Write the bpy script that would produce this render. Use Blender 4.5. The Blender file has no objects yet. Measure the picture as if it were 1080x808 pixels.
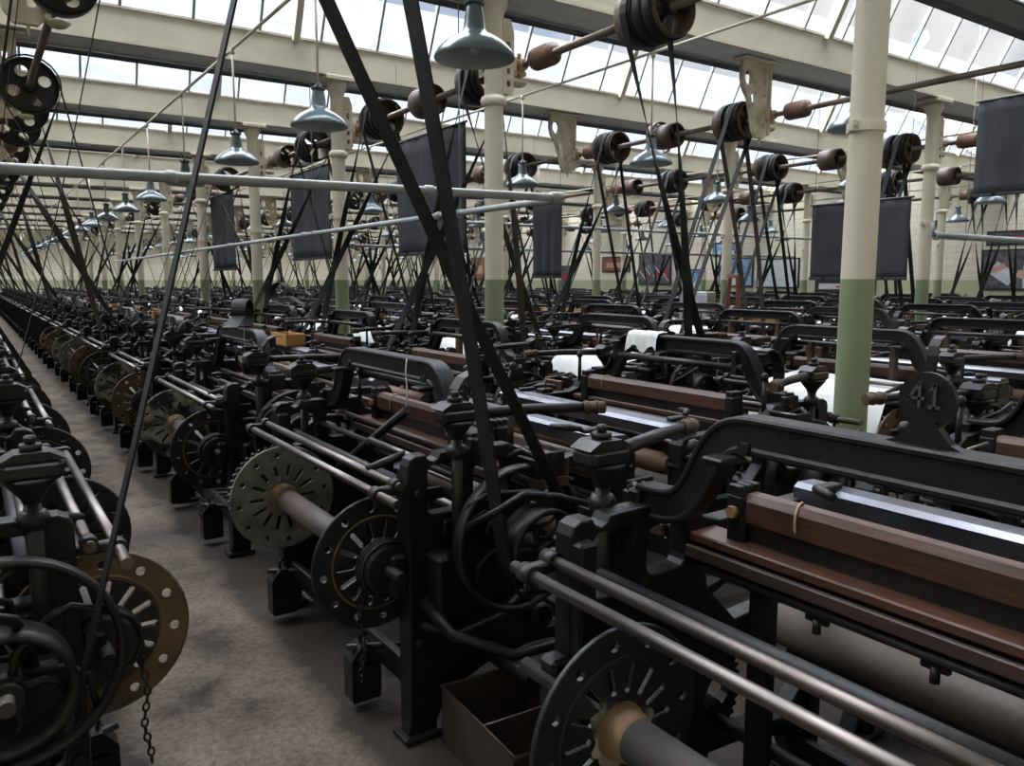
import bpy, bmesh, math, random
from mathutils import Vector, Matrix
random.seed(7)
PI = math.pi
sc = bpy.context.scene
COL = sc.collection

# ------------------------------------------------------------------ materials
def new_mat(name):
    m = bpy.data.materials.new(name); m.use_nodes = True
    nt = m.node_tree
    return m, nt, nt.nodes['Principled BSDF']

def mat(name, c1, c2=None, scale=6.0, rough=(.5, .6), metal=0.0, bump=0.0, bscale=60.0, detail=6.0, lo=.35, hi=.65, stretch=None, spec=.5):
    """procedural paint / metal / wood: two colours mixed by noise, roughness by a second noise, optional bump"""
    m, nt, b = new_mat(name)
    N, L = nt.nodes, nt.links
    tc = N.new('ShaderNodeTexCoord')
    vec = tc.outputs['Object']
    if stretch:
        mp = N.new('ShaderNodeMapping'); mp.inputs['Scale'].default_value = stretch
        L.new(vec, mp.inputs['Vector']); vec = mp.outputs['Vector']
    n1 = N.new('ShaderNodeTexNoise'); n1.inputs['Scale'].default_value = scale; n1.inputs['Detail'].default_value = detail
    L.new(vec, n1.inputs['Vector'])
    r = N.new('ShaderNodeValToRGB')
    r.color_ramp.elements[0].position = lo; r.color_ramp.elements[1].position = hi
    r.color_ramp.elements[0].color = (*c1, 1); r.color_ramp.elements[1].color = (*(c2 or c1), 1)
    L.new(n1.outputs['Fac'], r.inputs['Fac']); L.new(r.outputs['Color'], b.inputs['Base Color'])
    mr = N.new('ShaderNodeMapRange'); mr.inputs['To Min'].default_value = rough[0]; mr.inputs['To Max'].default_value = rough[1]
    n2 = N.new('ShaderNodeTexNoise'); n2.inputs['Scale'].default_value = scale * 2.7; n2.inputs['Detail'].default_value = 3
    L.new(vec, n2.inputs['Vector'])
    L.new(n2.outputs['Fac'], mr.inputs['Value']); L.new(mr.outputs['Result'], b.inputs['Roughness'])
    b.inputs['Metallic'].default_value = metal
    b.inputs['Specular IOR Level'].default_value = spec
    if bump:
        n3 = N.new('ShaderNodeTexNoise'); n3.inputs['Scale'].default_value = bscale; n3.inputs['Detail'].default_value = 4
        L.new(vec, n3.inputs['Vector'])
        bp = N.new('ShaderNodeBump'); bp.inputs['Strength'].default_value = bump; bp.inputs['Distance'].default_value = .004
        L.new(n3.outputs['Fac'], bp.inputs['Height']); L.new(bp.outputs['Normal'], b.inputs['Normal'])
    return m

M = {}
M['iron'] = mat('black_cast_iron', (.0035, .0038, .0045), (.009, .0088, .009), 9, (.32, .56), bump=.25, bscale=90, spec=.30)
M['iron2'] = mat('oily_iron', (.007, .0062, .006), (.020, .0155, .0135), 7, (.32, .56), bump=.2, bscale=70, spec=.36)
M['steel'] = mat('worn_steel', (.19, .168, .156), (.095, .078, .07), 11, (.30, .48), metal=1.0, stretch=(1, .25, 1))
M['plate'] = mat('polished_plate', (.22, .235, .27), (.12, .115, .125), 9, (.28, .48), metal=1.0, stretch=(1, .3, 1))
M['wood'] = mat('oiled_red_wood', (.090, .038, .022), (.045, .021, .014), 10, (.30, .5), bump=.12, bscale=40, stretch=(9, .6, 9))
M['woodd'] = mat('dark_wood', (.052, .026, .019), (.030, .018, .014), 10, (.4, .6), bump=.12, bscale=40, stretch=(9, .6, 9))
M['tan'] = mat('tan_box_wood', (.50, .27, .08), (.38, .19, .06), 8, (.5, .7), stretch=(6, 1, 6))
M['rust'] = mat('brown_rusty_roller', (.17, .085, .048), (.10, .052, .034), 8, (.4, .65), bump=.1, stretch=(1, .5, 1))
M['dusty'] = mat('dusty_wooden_roller', (.085, .064, .048), (.05, .036, .028), 6, (.55, .75), stretch=(1, .4, 1))
M['brass'] = mat('worn_yellow_collar', (.26, .15, .055), (.10, .06, .03), 16, (.35, .6), bump=.15)
M['barrel'] = mat('mauve_brown_beam_barrel', (.085, .055, .047), (.052, .040, .038), 8, (.45, .65), stretch=(1, .4, 1))
M['fl_cream'] = mat('flaking_grey_cream_paint', (.185, .185, .15), (.095, .098, .085), 11, (.45, .7), bump=.25, lo=.38, hi=.62)
M['fl_black'] = mat('black_flange_iron', (.006, .006, .0065), (.015, .0135, .012), 9, (.36, .58), bump=.2, spec=.4)
M['fl_ochre'] = mat('rusty_ochre_flange', (.13, .075, .028), (.05, .032, .018), 8, (.45, .7), bump=.2)
M['fl_green'] = mat('dark_green_flange', (.006, .014, .012), (.013, .014, .015), 6, (.35, .6), bump=.2)
M['fl_mott'] = mat('mottled_white_paint', (.30, .29, .22), (.018, .018, .018), 7, (.45, .7), bump=.25, lo=.45, hi=.56)
M['green'] = mat('green_barrel_paint', (.014, .036, .026), (.060, .050, .047), 5, (.45, .65), lo=.42, hi=.58)
M['drum'] = mat('dark_brown_drum', (.115, .066, .046), (.055, .034, .026), 7, (.4, .65), bump=.1)
M['leather'] = mat('black_leather_belt', (.007, .007, .008), (.014, .0135, .0135), 12, (.5, .72), spec=.28, bump=.1, bscale=120)
M['leather2'] = mat('brown_leather_belt', (.030, .022, .018), (.055, .038, .03), 12, (.45, .65), bump=.1, bscale=120)
M['cream'] = mat('cream_gloss_paint', (.72, .665, .53), (.65, .60, .47), 3, (.4, .55), bump=.08, bscale=25)
M['creamd'] = mat('stained_cream_casting', (.60, .54, .40), (.40, .31, .19), 7, (.45, .6), bump=.15, lo=.5, hi=.75)
M['bearing'] = mat('oil_stained_bearing', (.55, .37, .15), (.20, .11, .05), 12, (.4, .6), bump=.2)
M['soffit'] = mat('grey_boarded_soffit', (.84, .84, .80), (.72, .72, .69), 5, (.6, .7), stretch=(.4, 14, 1))
M['slope'] = mat('white_roof_boards', (.80, .79, .75), (.74, .73, .69), 3, (.7, .8))
M['slate'] = mat('grey_blue_slates', (.032, .038, .050), (.060, .067, .083), 1.6, (.6, .8), lo=.3, hi=.7)
M['lead'] = mat('dark_grey_pipe', (.055, .06, .066), (.085, .09, .095), 5, (.45, .6))
M['pipe'] = mat('painted_grey_pipe', (.34, .35, .35), (.26, .27, .27), 5, (.35, .5))
M['shaft'] = mat('brown_steel_shaft', (.25, .20, .17), (.15, .11, .085), 8, (.35, .5), metal=.5, stretch=(1, .3, 1))
M['enamel'] = mat('grey_blue_enamel', (.125, .168, .18), (.105, .14, .152), 3, (.16, .26))
M['enamel_in'] = mat('pale_enamel_inside', (.42, .47, .48), None, 3, (.25, .35))
M['banner'] = mat('charcoal_cloth', (.048, .050, .055), (.060, .062, .068), 4, (.85, .95), bump=.3, bscale=8, spec=.15)
M['cloth'] = mat('white_cotton', (.78, .78, .77), (.70, .70, .68), 9, (.85, .95), bump=.5, bscale=30)
M['yarn'] = mat('tan_cord', (.42, .30, .17), (.30, .2, .1), 20, (.8, .9))
M['strap'] = mat('brown_strap', (.09, .05, .03), (.055, .032, .02), 16, (.5, .7))
M['mull'] = mat('grey_glazing_bar', (.42, .43, .44), (.36, .37, .38), 4, (.5, .6))
M['trough'] = mat('rusty_sheet_metal', (.060, .036, .024), (.030, .022, .018), 9, (.5, .7), bump=.2)
M['poster_d'] = mat('poster_dark', (.03, .032, .04), (.12, .12, .13), 5, (.4, .5))
M['white_print'] = mat('pale_printed_sheet', (.62, .63, .66), (.45, .46, .5), 7, (.4, .5), stretch=(1, 1, 6))
M['red'] = mat('red_print', (.35, .03, .035), None, 5, (.4, .5))
M['blue'] = mat('blue_print', (.05, .16, .35), (.3, .45, .6), 5, (.4, .5))
M['skin'] = mat('pink_print', (.5, .3, .22), None, 5, (.4, .5))
M['frame'] = mat('black_frame', (.02, .02, .025), None, 5, (.4, .5))
M['orange'] = mat('orange_wood', (.27, .10, .04), (.19, .07, .03), 6, (.45, .6), stretch=(5, 5, 1))
M['cabinet'] = mat('pale_grey_panel', (.40, .41, .42), None, 4, (.5, .6))
M['white'] = mat('white_plastic', (.7, .7, .68), None, 4, (.4, .5))
M['digit'] = mat('worn_raised_digits', (.045, .046, .05), (.03, .03, .033), 14, (.4, .55))

def make_column_mat():
    m, nt, b = new_mat('two_tone_column_paint'); N, L = nt.nodes, nt.links
    g = N.new('ShaderNodeNewGeometry'); s = N.new('ShaderNodeSeparateXYZ'); L.new(g.outputs['Position'], s.inputs[0])
    n = N.new('ShaderNodeTexNoise'); n.inputs['Scale'].default_value = 5; n.inputs['Detail'].default_value = 5
    L.new(g.outputs['Position'], n.inputs['Vector'])
    lt = N.new('ShaderNodeMath'); lt.operation = 'LESS_THAN'; lt.inputs[1].default_value = 1.555
    L.new(s.outputs['Z'], lt.inputs[0])
    a = N.new('ShaderNodeMixRGB'); a.inputs[1].default_value = (.67, .62, .49, 1); a.inputs[2].default_value = (.60, .545, .42, 1); L.new(n.outputs['Fac'], a.inputs[0])
    c = N.new('ShaderNodeMixRGB'); c.inputs[1].default_value = (.245, .285, .165, 1); c.inputs[2].default_value = (.19, .225, .125, 1); L.new(n.outputs['Fac'], c.inputs[0])
    x = N.new('ShaderNodeMixRGB'); L.new(lt.outputs[0], x.inputs[0]); L.new(a.outputs[0], x.inputs[1]); L.new(c.outputs[0], x.inputs[2])
    L.new(x.outputs[0], b.inputs['Base Color']); b.inputs['Roughness'].default_value = .42
    n3 = N.new('ShaderNodeTexNoise'); n3.inputs['Scale'].default_value = 22; L.new(g.outputs['Position'], n3.inputs['Vector'])
    bp = N.new('ShaderNodeBump'); bp.inputs['Strength'].default_value = .25; bp.inputs['Distance'].default_value = .006
    L.new(n3.outputs['Fac'], bp.inputs['Height']); L.new(bp.outputs['Normal'], b.inputs['Normal'])
    return m
M['column'] = make_column_mat()

def make_wall_mat():
    m, nt, b = new_mat('painted_brick_wall'); N, L = nt.nodes, nt.links
    g = N.new('ShaderNodeNewGeometry'); s = N.new('ShaderNodeSeparateXYZ'); L.new(g.outputs['Position'], s.inputs[0])
    ad = N.new('ShaderNodeMath'); ad.operation = 'ADD'; L.new(s.outputs['X'], ad.inputs[0]); L.new(s.outputs['Y'], ad.inputs[1])
    cb = N.new('ShaderNodeCombineXYZ'); L.new(ad.outputs[0], cb.inputs[0]); L.new(s.outputs['Z'], cb.inputs[1])
    br = N.new('ShaderNodeTexBrick'); br.inputs['Scale'].default_value = 1
    br.inputs['Brick Width'].default_value = .42; br.inputs['Row Height'].default_value = .16; br.inputs['Mortar Size'].default_value = .012
    br.inputs['Color1'].default_value = (.70, .66, .52, 1); br.inputs['Color2'].default_value = (.66, .62, .49, 1); br.inputs['Mortar'].default_value = (.58, .54, .42, 1)
    L.new(cb.outputs[0], br.inputs['Vector'])
    lt = N.new('ShaderNodeMath'); lt.operation = 'LESS_THAN'; lt.inputs[1].default_value = 1.555; L.new(s.outputs['Z'], lt.inputs[0])
    x = N.new('ShaderNodeMixRGB'); x.inputs[2].default_value = (.40, .41, .25, 1)
    L.new(lt.outputs[0], x.inputs[0]); L.new(br.outputs['Color'], x.inputs[1]); L.new(x.outputs[0], b.inputs['Base Color'])
    b.inputs['Roughness'].default_value = .6
    bp = N.new('ShaderNodeBump'); bp.inputs['Strength'].default_value = .5; bp.inputs['Distance'].default_value = .006; bp.invert = True
    L.new(br.outputs['Fac'], bp.inputs['Height']); L.new(bp.outputs['Normal'], b.inputs['Normal'])
    return m
M['wall'] = make_wall_mat()

def make_floor_mat():
    m, nt, b = new_mat('worn_stone_floor'); N, L = nt.nodes, nt.links
    g = N.new('ShaderNodeNewGeometry'); P = g.outputs['Position']
    n1 = N.new('ShaderNodeTexNoise'); n1.inputs['Scale'].default_value = 2.2; n1.inputs['Detail'].default_value = 9; n1.inputs['Roughness'].default_value = .62; L.new(P, n1.inputs['Vector'])
    r1 = N.new('ShaderNodeValToRGB'); e = r1.color_ramp.elements
    e[0].position = .30; e[0].color = (.030, .023, .018, 1); e[1].position = .66; e[1].color = (.215, .170, .132, 1)
    k = e.new(.47); k.color = (.145, .115, .090, 1)
    L.new(n1.outputs['Fac'], r1.inputs['Fac'])
    n2 = N.new('ShaderNodeTexNoise'); n2.inputs['Scale'].default_value = 38; n2.inputs['Detail'].default_value = 5; L.new(P, n2.inputs['Vector'])
    r2 = N.new('ShaderNodeValToRGB'); r2.color_ramp.elements[0].position = .3; r2.color_ramp.elements[0].color = (.62, .6, .58, 1); r2.color_ramp.elements[1].position = .62; r2.color_ramp.elements[1].color = (1, 1, 1, 1)
    L.new(n2.outputs['Fac'], r2.inputs['Fac'])
    mu = N.new('ShaderNodeMixRGB'); mu.blend_type = 'MULTIPLY'; mu.inputs[0].default_value = 1; L.new(r1.outputs[0], mu.inputs[1]); L.new(r2.outputs[0], mu.inputs[2])
    # oil stains with a bluish cast
    n3 = N.new('ShaderNodeTexNoise'); n3.inputs['Scale'].default_value = 1.1; n3.inputs['Detail'].default_value = 6; L.new(P, n3.inputs['Vector'])
    r3 = N.new('ShaderNodeValToRGB'); r3.color_ramp.elements[0].position = .56; r3.color_ramp.elements[0].color = (0, 0, 0, 1); r3.color_ramp.elements[1].position = .68; r3.color_ramp.elements[1].color = (.8, .8, .8, 1)
    L.new(n3.outputs['Fac'], r3.inputs['Fac'])
    mx = N.new('ShaderNodeMixRGB'); mx.inputs[2].default_value = (.040, .038, .042, 1); L.new(r3.outputs[0], mx.inputs[0]); L.new(mu.outputs[0], mx.inputs[1])
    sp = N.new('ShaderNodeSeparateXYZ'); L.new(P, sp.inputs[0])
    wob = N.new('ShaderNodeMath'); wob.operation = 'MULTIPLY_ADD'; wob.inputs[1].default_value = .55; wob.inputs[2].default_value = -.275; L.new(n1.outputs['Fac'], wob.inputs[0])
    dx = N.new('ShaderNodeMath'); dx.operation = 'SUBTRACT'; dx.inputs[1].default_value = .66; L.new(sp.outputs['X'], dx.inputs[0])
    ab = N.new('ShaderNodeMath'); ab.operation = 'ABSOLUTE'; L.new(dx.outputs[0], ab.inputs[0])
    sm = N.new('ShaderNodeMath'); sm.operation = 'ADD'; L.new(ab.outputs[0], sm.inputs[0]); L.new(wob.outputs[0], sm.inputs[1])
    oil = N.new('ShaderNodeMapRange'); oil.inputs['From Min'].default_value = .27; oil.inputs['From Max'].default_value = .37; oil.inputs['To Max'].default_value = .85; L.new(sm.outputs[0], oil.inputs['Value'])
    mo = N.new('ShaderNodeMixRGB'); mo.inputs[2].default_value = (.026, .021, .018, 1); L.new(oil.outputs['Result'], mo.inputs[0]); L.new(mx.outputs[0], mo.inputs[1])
    n4 = N.new('ShaderNodeTexNoise'); n4.inputs['Scale'].default_value = 95; n4.inputs['Detail'].default_value = 3; L.new(P, n4.inputs['Vector'])
    r4 = N.new('ShaderNodeValToRGB'); r4.color_ramp.elements[0].position = .30; r4.color_ramp.elements[0].color = (.35, .33, .31, 1); r4.color_ramp.elements[1].position = .44; r4.color_ramp.elements[1].color = (1, 1, 1, 1); L.new(n4.outputs['Fac'], r4.inputs['Fac'])
    m5 = N.new('ShaderNodeMixRGB'); m5.blend_type = 'MULTIPLY'; m5.inputs[0].default_value = .8; L.new(mo.outputs[0], m5.inputs[1]); L.new(r4.outputs[0], m5.inputs[2])
    L.new(m5.outputs[0], b.inputs['Base Color'])
    b.inputs['Roughness'].default_value = .8; b.inputs['Specular IOR Level'].default_value = .18
    bp = N.new('ShaderNodeBump'); bp.inputs['Strength'].default_value = .5; bp.inputs['Distance'].default_value = .01
    L.new(n2.outputs['Fac'], bp.inputs['Height']); L.new(bp.outputs['Normal'], b.inputs['Normal'])
    return m
M['floor'] = make_floor_mat()

def make_glass():
    m, nt, b = new_mat('roof_glass'); N, L = nt.nodes, nt.links
    N.remove(b); out = [n for n in N if n.type == 'OUTPUT_MATERIAL'][0]
    t = N.new('ShaderNodeBsdfTransparent'); gl = N.new('ShaderNodeBsdfGlossy'); gl.inputs['Roughness'].default_value = .08
    g = N.new('ShaderNodeNewGeometry'); n = N.new('ShaderNodeTexNoise'); n.inputs['Scale'].default_value = 1.3; n.inputs['Detail'].default_value = 5
    L.new(g.outputs['Position'], n.inputs['Vector'])
    r = N.new('ShaderNodeValToRGB'); r.color_ramp.elements[0].color = (.86, .88, .90, 1); r.color_ramp.elements[1].color = (.97, .98, .98, 1)
    r.color_ramp.elements[0].position = .35; r.color_ramp.elements[1].position = .6
    L.new(n.outputs['Fac'], r.inputs['Fac']); L.new(r.outputs[0], t.inputs['Color'])
    mx = N.new('ShaderNodeMixShader'); mx.inputs[0].default_value = .05
    L.new(t.outputs[0], mx.inputs[1]); L.new(gl.outputs[0], mx.inputs[2]); L.new(mx.outputs[0], out.inputs['Surface'])
    return m
M['glass'] = make_glass()
def make_moss():
    m, nt, b = new_mat('green_algae_on_glass'); N, L = nt.nodes, nt.links
    N.remove(b); out = [n for n in N if n.type == 'OUTPUT_MATERIAL'][0]
    t = N.new('ShaderNodeBsdfTransparent'); t.inputs['Color'].default_value = (.42, .85, .72, 1)
    d = N.new('ShaderNodeBsdfTranslucent'); d.inputs['Color'].default_value = (.35, .62, .54, 1)
    n = N.new('ShaderNodeTexNoise'); n.inputs['Scale'].default_value = 40
    mx = N.new('ShaderNodeMixShader'); L.new(n.outputs['Fac'], mx.inputs[0])
    L.new(t.outputs[0], mx.inputs[1]); L.new(d.outputs[0], mx.inputs[2]); L.new(mx.outputs[0], out.inputs['Surface'])
    return m
M['moss'] = make_moss()

# ------------------------------------------------------------------ mesh builder
class MB:
    def __init__(s): s.v = []; s.f = []
    def add(s, vs, fs, m, smooth=False, T=None):
        b = len(s.v)
        if T is not None: vs = [tuple(T @ Vector(v)) for v in vs]
        s.v += [tuple(v) for v in vs]
        s.f += [(tuple(b + i for i in f), m, smooth) for f in fs]
        return s
    def box(s, x0, x1, y0, y1, z0, z1, m, c=0.0, T=None):
        if x0 > x1: x0, x1 = x1, x0
        if y0 > y1: y0, y1 = y1, y0
        if z0 > z1: z0, z1 = z1, z0
        c = min(c, (x1-x0)*.45, (y1-y0)*.45, (z1-z0)*.45)
        if c <= 0:
            vs = [(x, y, z) for x in (x0, x1) for y in (y0, y1) for z in (z0, z1)]
            fs = [(0, 1, 3, 2), (4, 6, 7, 5), (0, 4, 5, 1), (2, 3, 7, 6), (0, 2, 6, 4), (1, 5, 7, 3)]
            return s.add(vs, fs, m, False, T)
        vs = []; idx = {}
        X, Y, Z = (x0, x1), (y0, y1), (z0, z1)
        for i in (0, 1):
            for j in (0, 1):
                for k in (0, 1):
                    p = (X[i], Y[j], Z[k]); q = (X[i]+(c if i == 0 else -c), Y[j]+(c if j == 0 else -c), Z[k]+(c if k == 0 else -c))
                    for a in range(3):
                        idx[i, j, k, a] = len(vs); vs.append(tuple(p[d] if d == a else q[d] for d in range(3)))
        fs = []
        for a in range(3):
            b_, c_ = [(1, 2), (2, 0), (0, 1)][a]
            for e in (0, 1):
                def key(u, w):
                    t = [0, 0, 0]; t[a] = e; t[b_] = u; t[c_] = w; return idx[(*t, a)]
                f = [key(0, 0), key(1, 0), key(1, 1), key(0, 1)]
                fs.append(tuple(f if e else f[::-1]))
        for a in range(3):
            b_, c_ = [(1, 2), (2, 0), (0, 1)][a]
            for u in (0, 1):
                for w in (0, 1):
                    def kk(e, ax):
                        t = [0, 0, 0]; t[a] = e; t[b_] = u; t[c_] = w; return idx[(*t, ax)]
                    f = [kk(0, b_), kk(1, b_), kk(1, c_), kk(0, c_)]
                    if u != w: f = f[::-1]
                    fs.append(tuple(f))
        for i in (0, 1):
            for j in (0, 1):
                for k in (0, 1):
                    f = [idx[i, j, k, 0], idx[i, j, k, 1], idx[i, j, k, 2]]
                    if (i+j+k) % 2 == 0: f = f[::-1]
                    fs.append(tuple(f))
        return s.add(vs, fs, m, False, T)
    def tube(s, pts, r, m, seg=10, caps=True, smooth=True, closed=False):
        pts = [Vector(p) for p in pts]; n = len(pts)
        rs = r if isinstance(r, (list, tuple)) else [r]*n
        vs = []; fs = []
        prev = None
        for i, p in enumerate(pts):
            if closed: d = pts[(i+1) % n] - pts[i-1]
            else: d = (pts[min(i+1, n-1)] - pts[max(i-1, 0)])
            d = d.normalized() if d.length > 1e-9 else Vector((0, 0, 1))
            if prev is None:
                up = Vector((0, 0, 1)) if abs(d.z) < .9 else Vector((1, 0, 0))
                a = d.cross(up).normalized()
            else:
                a = (prev - d*prev.dot(d)).normalized()
            prev = a; b = d.cross(a)
            for k in range(seg):
                t = 2*PI*k/seg
                vs.append(p + (a*math.cos(t) + b*math.sin(t))*rs[i])
        for i in range(n if closed else n-1):
            j = (i+1) % n
            for k in range(seg):
                l = (k+1) % seg
                fs.append((i*seg+k, i*seg+l, j*seg+l, j*seg+k))
        s.add(vs, fs, m, smooth)
        if caps and not closed:
            b = len(s.v) - n*seg
            s.f.append((tuple(b+k for k in range(seg))[::-1], m, False))
            s.f.append((tuple(b+(n-1)*seg+k for k in range(seg)), m, False))
        return s
    def lathe(s, prof, o, ax, m, seg=16, smooth=True, close=False, mats=None):
        """prof: (radius, height along ax); close joins last ring to first"""
        o = Vector(o); ax = Vector(ax).normalized()
        up = Vector((0, 0, 1)) if abs(ax.z) < .9 else Vector((1, 0, 0))
        a = ax.cross(up).normalized(); b = ax.cross(a)
        vs = []; n = len(prof)
        for (r, h) in prof:
            for k in range(seg):
                t = 2*PI*k/seg
                vs.append(o + ax*h + (a*math.cos(t) + b*math.sin(t))*max(r, 1e-5))
        base = len(s.v); s.v += [tuple(v) for v in vs]
        for i in range(n if close else n-1):
            j = (i+1) % n
            mm = mats[i] if mats else m
            for k in range(seg):
                l = (k+1) % seg
                s.f.append(((base+i*seg+k, base+j*seg+k, base+j*seg+l, base+i*seg+l), mm, smooth))
        return s
    def cyl(s, o, ax, r, h, m, seg=14, c=0.0):
        c = min(c, r*.4, h*.4)
        if c: p = [(0, 0), (r-c, 0), (r, c), (r, h-c), (r-c, h), (0, h)]
        else: p = [(0, 0), (r, 0), (r, h), (0, h)]
        b = len(s.f); s.lathe(p, o, ax, m, seg)
        ringn = len(p)-1
        for i in range(b, len(s.f)):
            ring = (i-b)//seg
            if ring != (2 if c else 1): s.f[i] = (s.f[i][0], s.f[i][1], False)
        return s
    def prism(s, poly, plane, t0, t1, m, T=None):
        def P(a, b, t):
            return {'xz': (a, t, b), 'yz': (t, a, b), 'xy': (a, b, t)}[plane]
        n = len(poly)
        A = sum(poly[i][0]*poly[(i+1) % n][1]-poly[(i+1) % n][0]*poly[i][1] for i in range(n))
        if A < 0: poly = poly[::-1]
        vs = [P(a, b, t0) for a, b in poly] + [P(a, b, t1) for a, b in poly]
        fs = [tuple(range(n)), tuple(range(2*n-1, n-1, -1))] + [(i+n, (i+1) % n+n, (i+1) % n, i) for i in range(n)]
        if plane != 'xz': fs = [f[::-1] for f in fs]
        return s.add(vs, fs, m, False, T)
    def sweep(s, sec, path, m, smooth=True):
        """section (x, n) swept on a path in the y-z plane"""
        n = len(path); k = len(sec); vs = []; fs = []
        for i in range(n):
            a = path[max(i-1, 0)]; b = path[min(i+1, n-1)]
            dy, dz = b[0]-a[0], b[1]-a[1]; l = math.hypot(dy, dz)
            ny, nz = -dz/l, dy/l
            for (x, h) in sec: vs.append((x, path[i][0]+ny*h, path[i][1]+nz*h))
        for i in range(n-1):
            for j in range(k):
                q = (j+1) % k
                fs.append((i*k+j, i*k+q, (i+1)*k+q, (i+1)*k+j))
        fs.append(tuple(range(k))[::-1]); fs.append(tuple((n-1)*k+j for j in range(k)))
        return s.add(vs, fs, m, False)
    def wheel(s, o, ax, r, w, m, spokes=5, seg=28, rim=.025, hub=.04, curved=0.0, flange=0.0, hubw=None):
        """spoked wheel: rim ring, hub, spokes (optionally curved)"""
        o = Vector(o); ax = Vector(ax).normalized()
        hw = w/2
        prof = [(r-rim, -hw), (r, -hw), (r+flange, -hw*.2), (r+flange, hw*.2), (r, hw), (r-rim, hw), (r-rim*1.25, 0)]
        s.lathe(prof, o, ax, m, seg, True, close=True)
        hubw = hubw or w*1.2
        s.cyl(o-ax*hubw/2, ax, hub, hubw, m, 12)
        up = Vector((0, 0, 1)) if abs(ax.z) < .9 else Vector((1, 0, 0))
        a = ax.cross(up).normalized(); b = ax.cross(a)
        for k in range(spokes):
            t = 2*PI*k/spokes+.35
            pts = []
            for q in range(5):
                rr = hub*.7 + (r-rim*1.1-hub*.7)*q/4
                tt = t + curved*math.sin(PI*q/4)
                pts.append(o + (a*math.cos(tt)+b*math.sin(tt))*rr)
            s.tube(pts, [rim*.75, rim*.6, rim*.5, rim*.5, rim*.65], m, 6)
        return s
    def merge(s, o):
        b = len(s.v); s.v += o.v; s.f += [(tuple(b+i for i in f), m, sm) for f, m, sm in o.f]
    def mirrored(s):
        o = MB(); o.v = [(-x, y, z) for x, y, z in s.v]; o.f = [(f[::-1], m, sm) for f, m, sm in s.f]; return o
    def mesh(s, name, origin=(0, 0, 0)):
        me = bpy.data.meshes.new(name)
        ox, oy, oz = origin
        me.from_pydata([(x-ox, y-oy, z-oz) for x, y, z in s.v], [], [f for f, m, sm in s.f])
        keys = []
        for f, m, sm in s.f:
            if m not in keys: keys.append(m)
        for k in keys: me.materials.append(M[k])
        me.polygons.foreach_set('material_index', [keys.index(m) for f, m, sm in s.f])
        me.polygons.foreach_set('use_smooth', [sm for f, m, sm in s.f])
        me.update()
        return me

def link(name, me, parent=None, loc=(0, 0, 0), rz=0.0):
    o = bpy.data.objects.new(name, me); COL.objects.link(o)
    o.location = loc
    if rz: o.rotation_euler = (0, 0, rz)
    if parent: o.parent = parent
    return o
def tag(o, label, cat, group=None, kind='thing'):
    o['label'] = label; o['category'] = cat; o['kind'] = kind
    if group: o['group'] = group
    return o
def thing(name, label, cat, loc=(0, 0, 0), group=None, rz=0.0):
    return tag(link(name, None, None, loc, rz), label, cat, group)
def struct(name, mb, parent=None):
    o = link(name, mb.mesh(name), parent); o['kind'] = 'structure'; return o
ORD = ('first second third fourth fifth sixth seventh eighth ninth tenth eleventh twelfth thirteenth fourteenth fifteenth sixteenth '
       'seventeenth eighteenth nineteenth twentieth twenty-first twenty-second twenty-third twenty-fourth').split()

def holed(outer, holes, thick, bevel=0.0):
    """flat plate with real holes in (a,b), centred thickness t -> verts (a,b,t), faces"""
    cu = bpy.data.curves.new('tmp', 'CURVE'); cu.dimensions = '2D'; cu.fill_mode = 'BOTH'; cu.extrude = thick/2-bevel
    if bevel: cu.bevel_depth = bevel; cu.bevel_resolution = 1; cu.offset = -bevel
    for loop in [outer]+holes:
        sp = cu.splines.new('POLY'); sp.points.add(len(loop)-1); sp.use_cyclic_u = True
        for p, (a, b) in zip(sp.points, loop): p.co = (a, b, 0, 1)
    ob = bpy.data.objects.new('tmp', cu); COL.objects.link(ob)
    dg = bpy.context.evaluated_depsgraph_get(); dg.update()
    me = bpy.data.meshes.new_from_object(ob.evaluated_get(dg))
    bm = bmesh.new(); bm.from_mesh(me); bmesh.ops.remove_doubles(bm, verts=bm.verts, dist=1e-5)
    bmesh.ops.recalc_face_normals(bm, faces=bm.faces)
    bm.verts.index_update()
    vs = [tuple(v.co) for v in bm.verts]; fs = [tuple(v.index for v in f.verts) for f in bm.faces]
    bm.free(); bpy.data.objects.remove(ob); bpy.data.meshes.remove(me); bpy.data.curves.remove(cu)
    return vs, fs
def put(mb, vf, plane, t, m, off=(0, 0)):
    vs, fs = vf
    if plane == 'xz': V = [(a+off[0], t+c, b+off[1]) for a, b, c in vs]; fs = [f[::-1] for f in fs]
    elif plane == 'yz': V = [(t+c, a+off[0], b+off[1]) for a, b, c in vs]
    else: V = [(a+off[0], b+off[1], t+c) for a, b, c in vs]
    mb.add(V, fs, m)
def circ(r, n, cx=0, cz=0, ph=0): return [(cx+r*math.cos(2*PI*k/n+ph), cz+r*math.sin(2*PI*k/n+ph)) for k in range(n)]
def rrect(x0, x1, z0, z1, r, n=3):
    out = []
    for cx, cz, a0 in ((x1-r, z1-r, 0), (x0+r, z1-r, PI/2), (x0+r, z0+r, PI), (x1-r, z0+r, 1.5*PI)):
        for k in range(n+1):
            a = a0+PI/2*k/n; out.append((cx+r*math.cos(a), cz+r*math.sin(a)))
    return out

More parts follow.
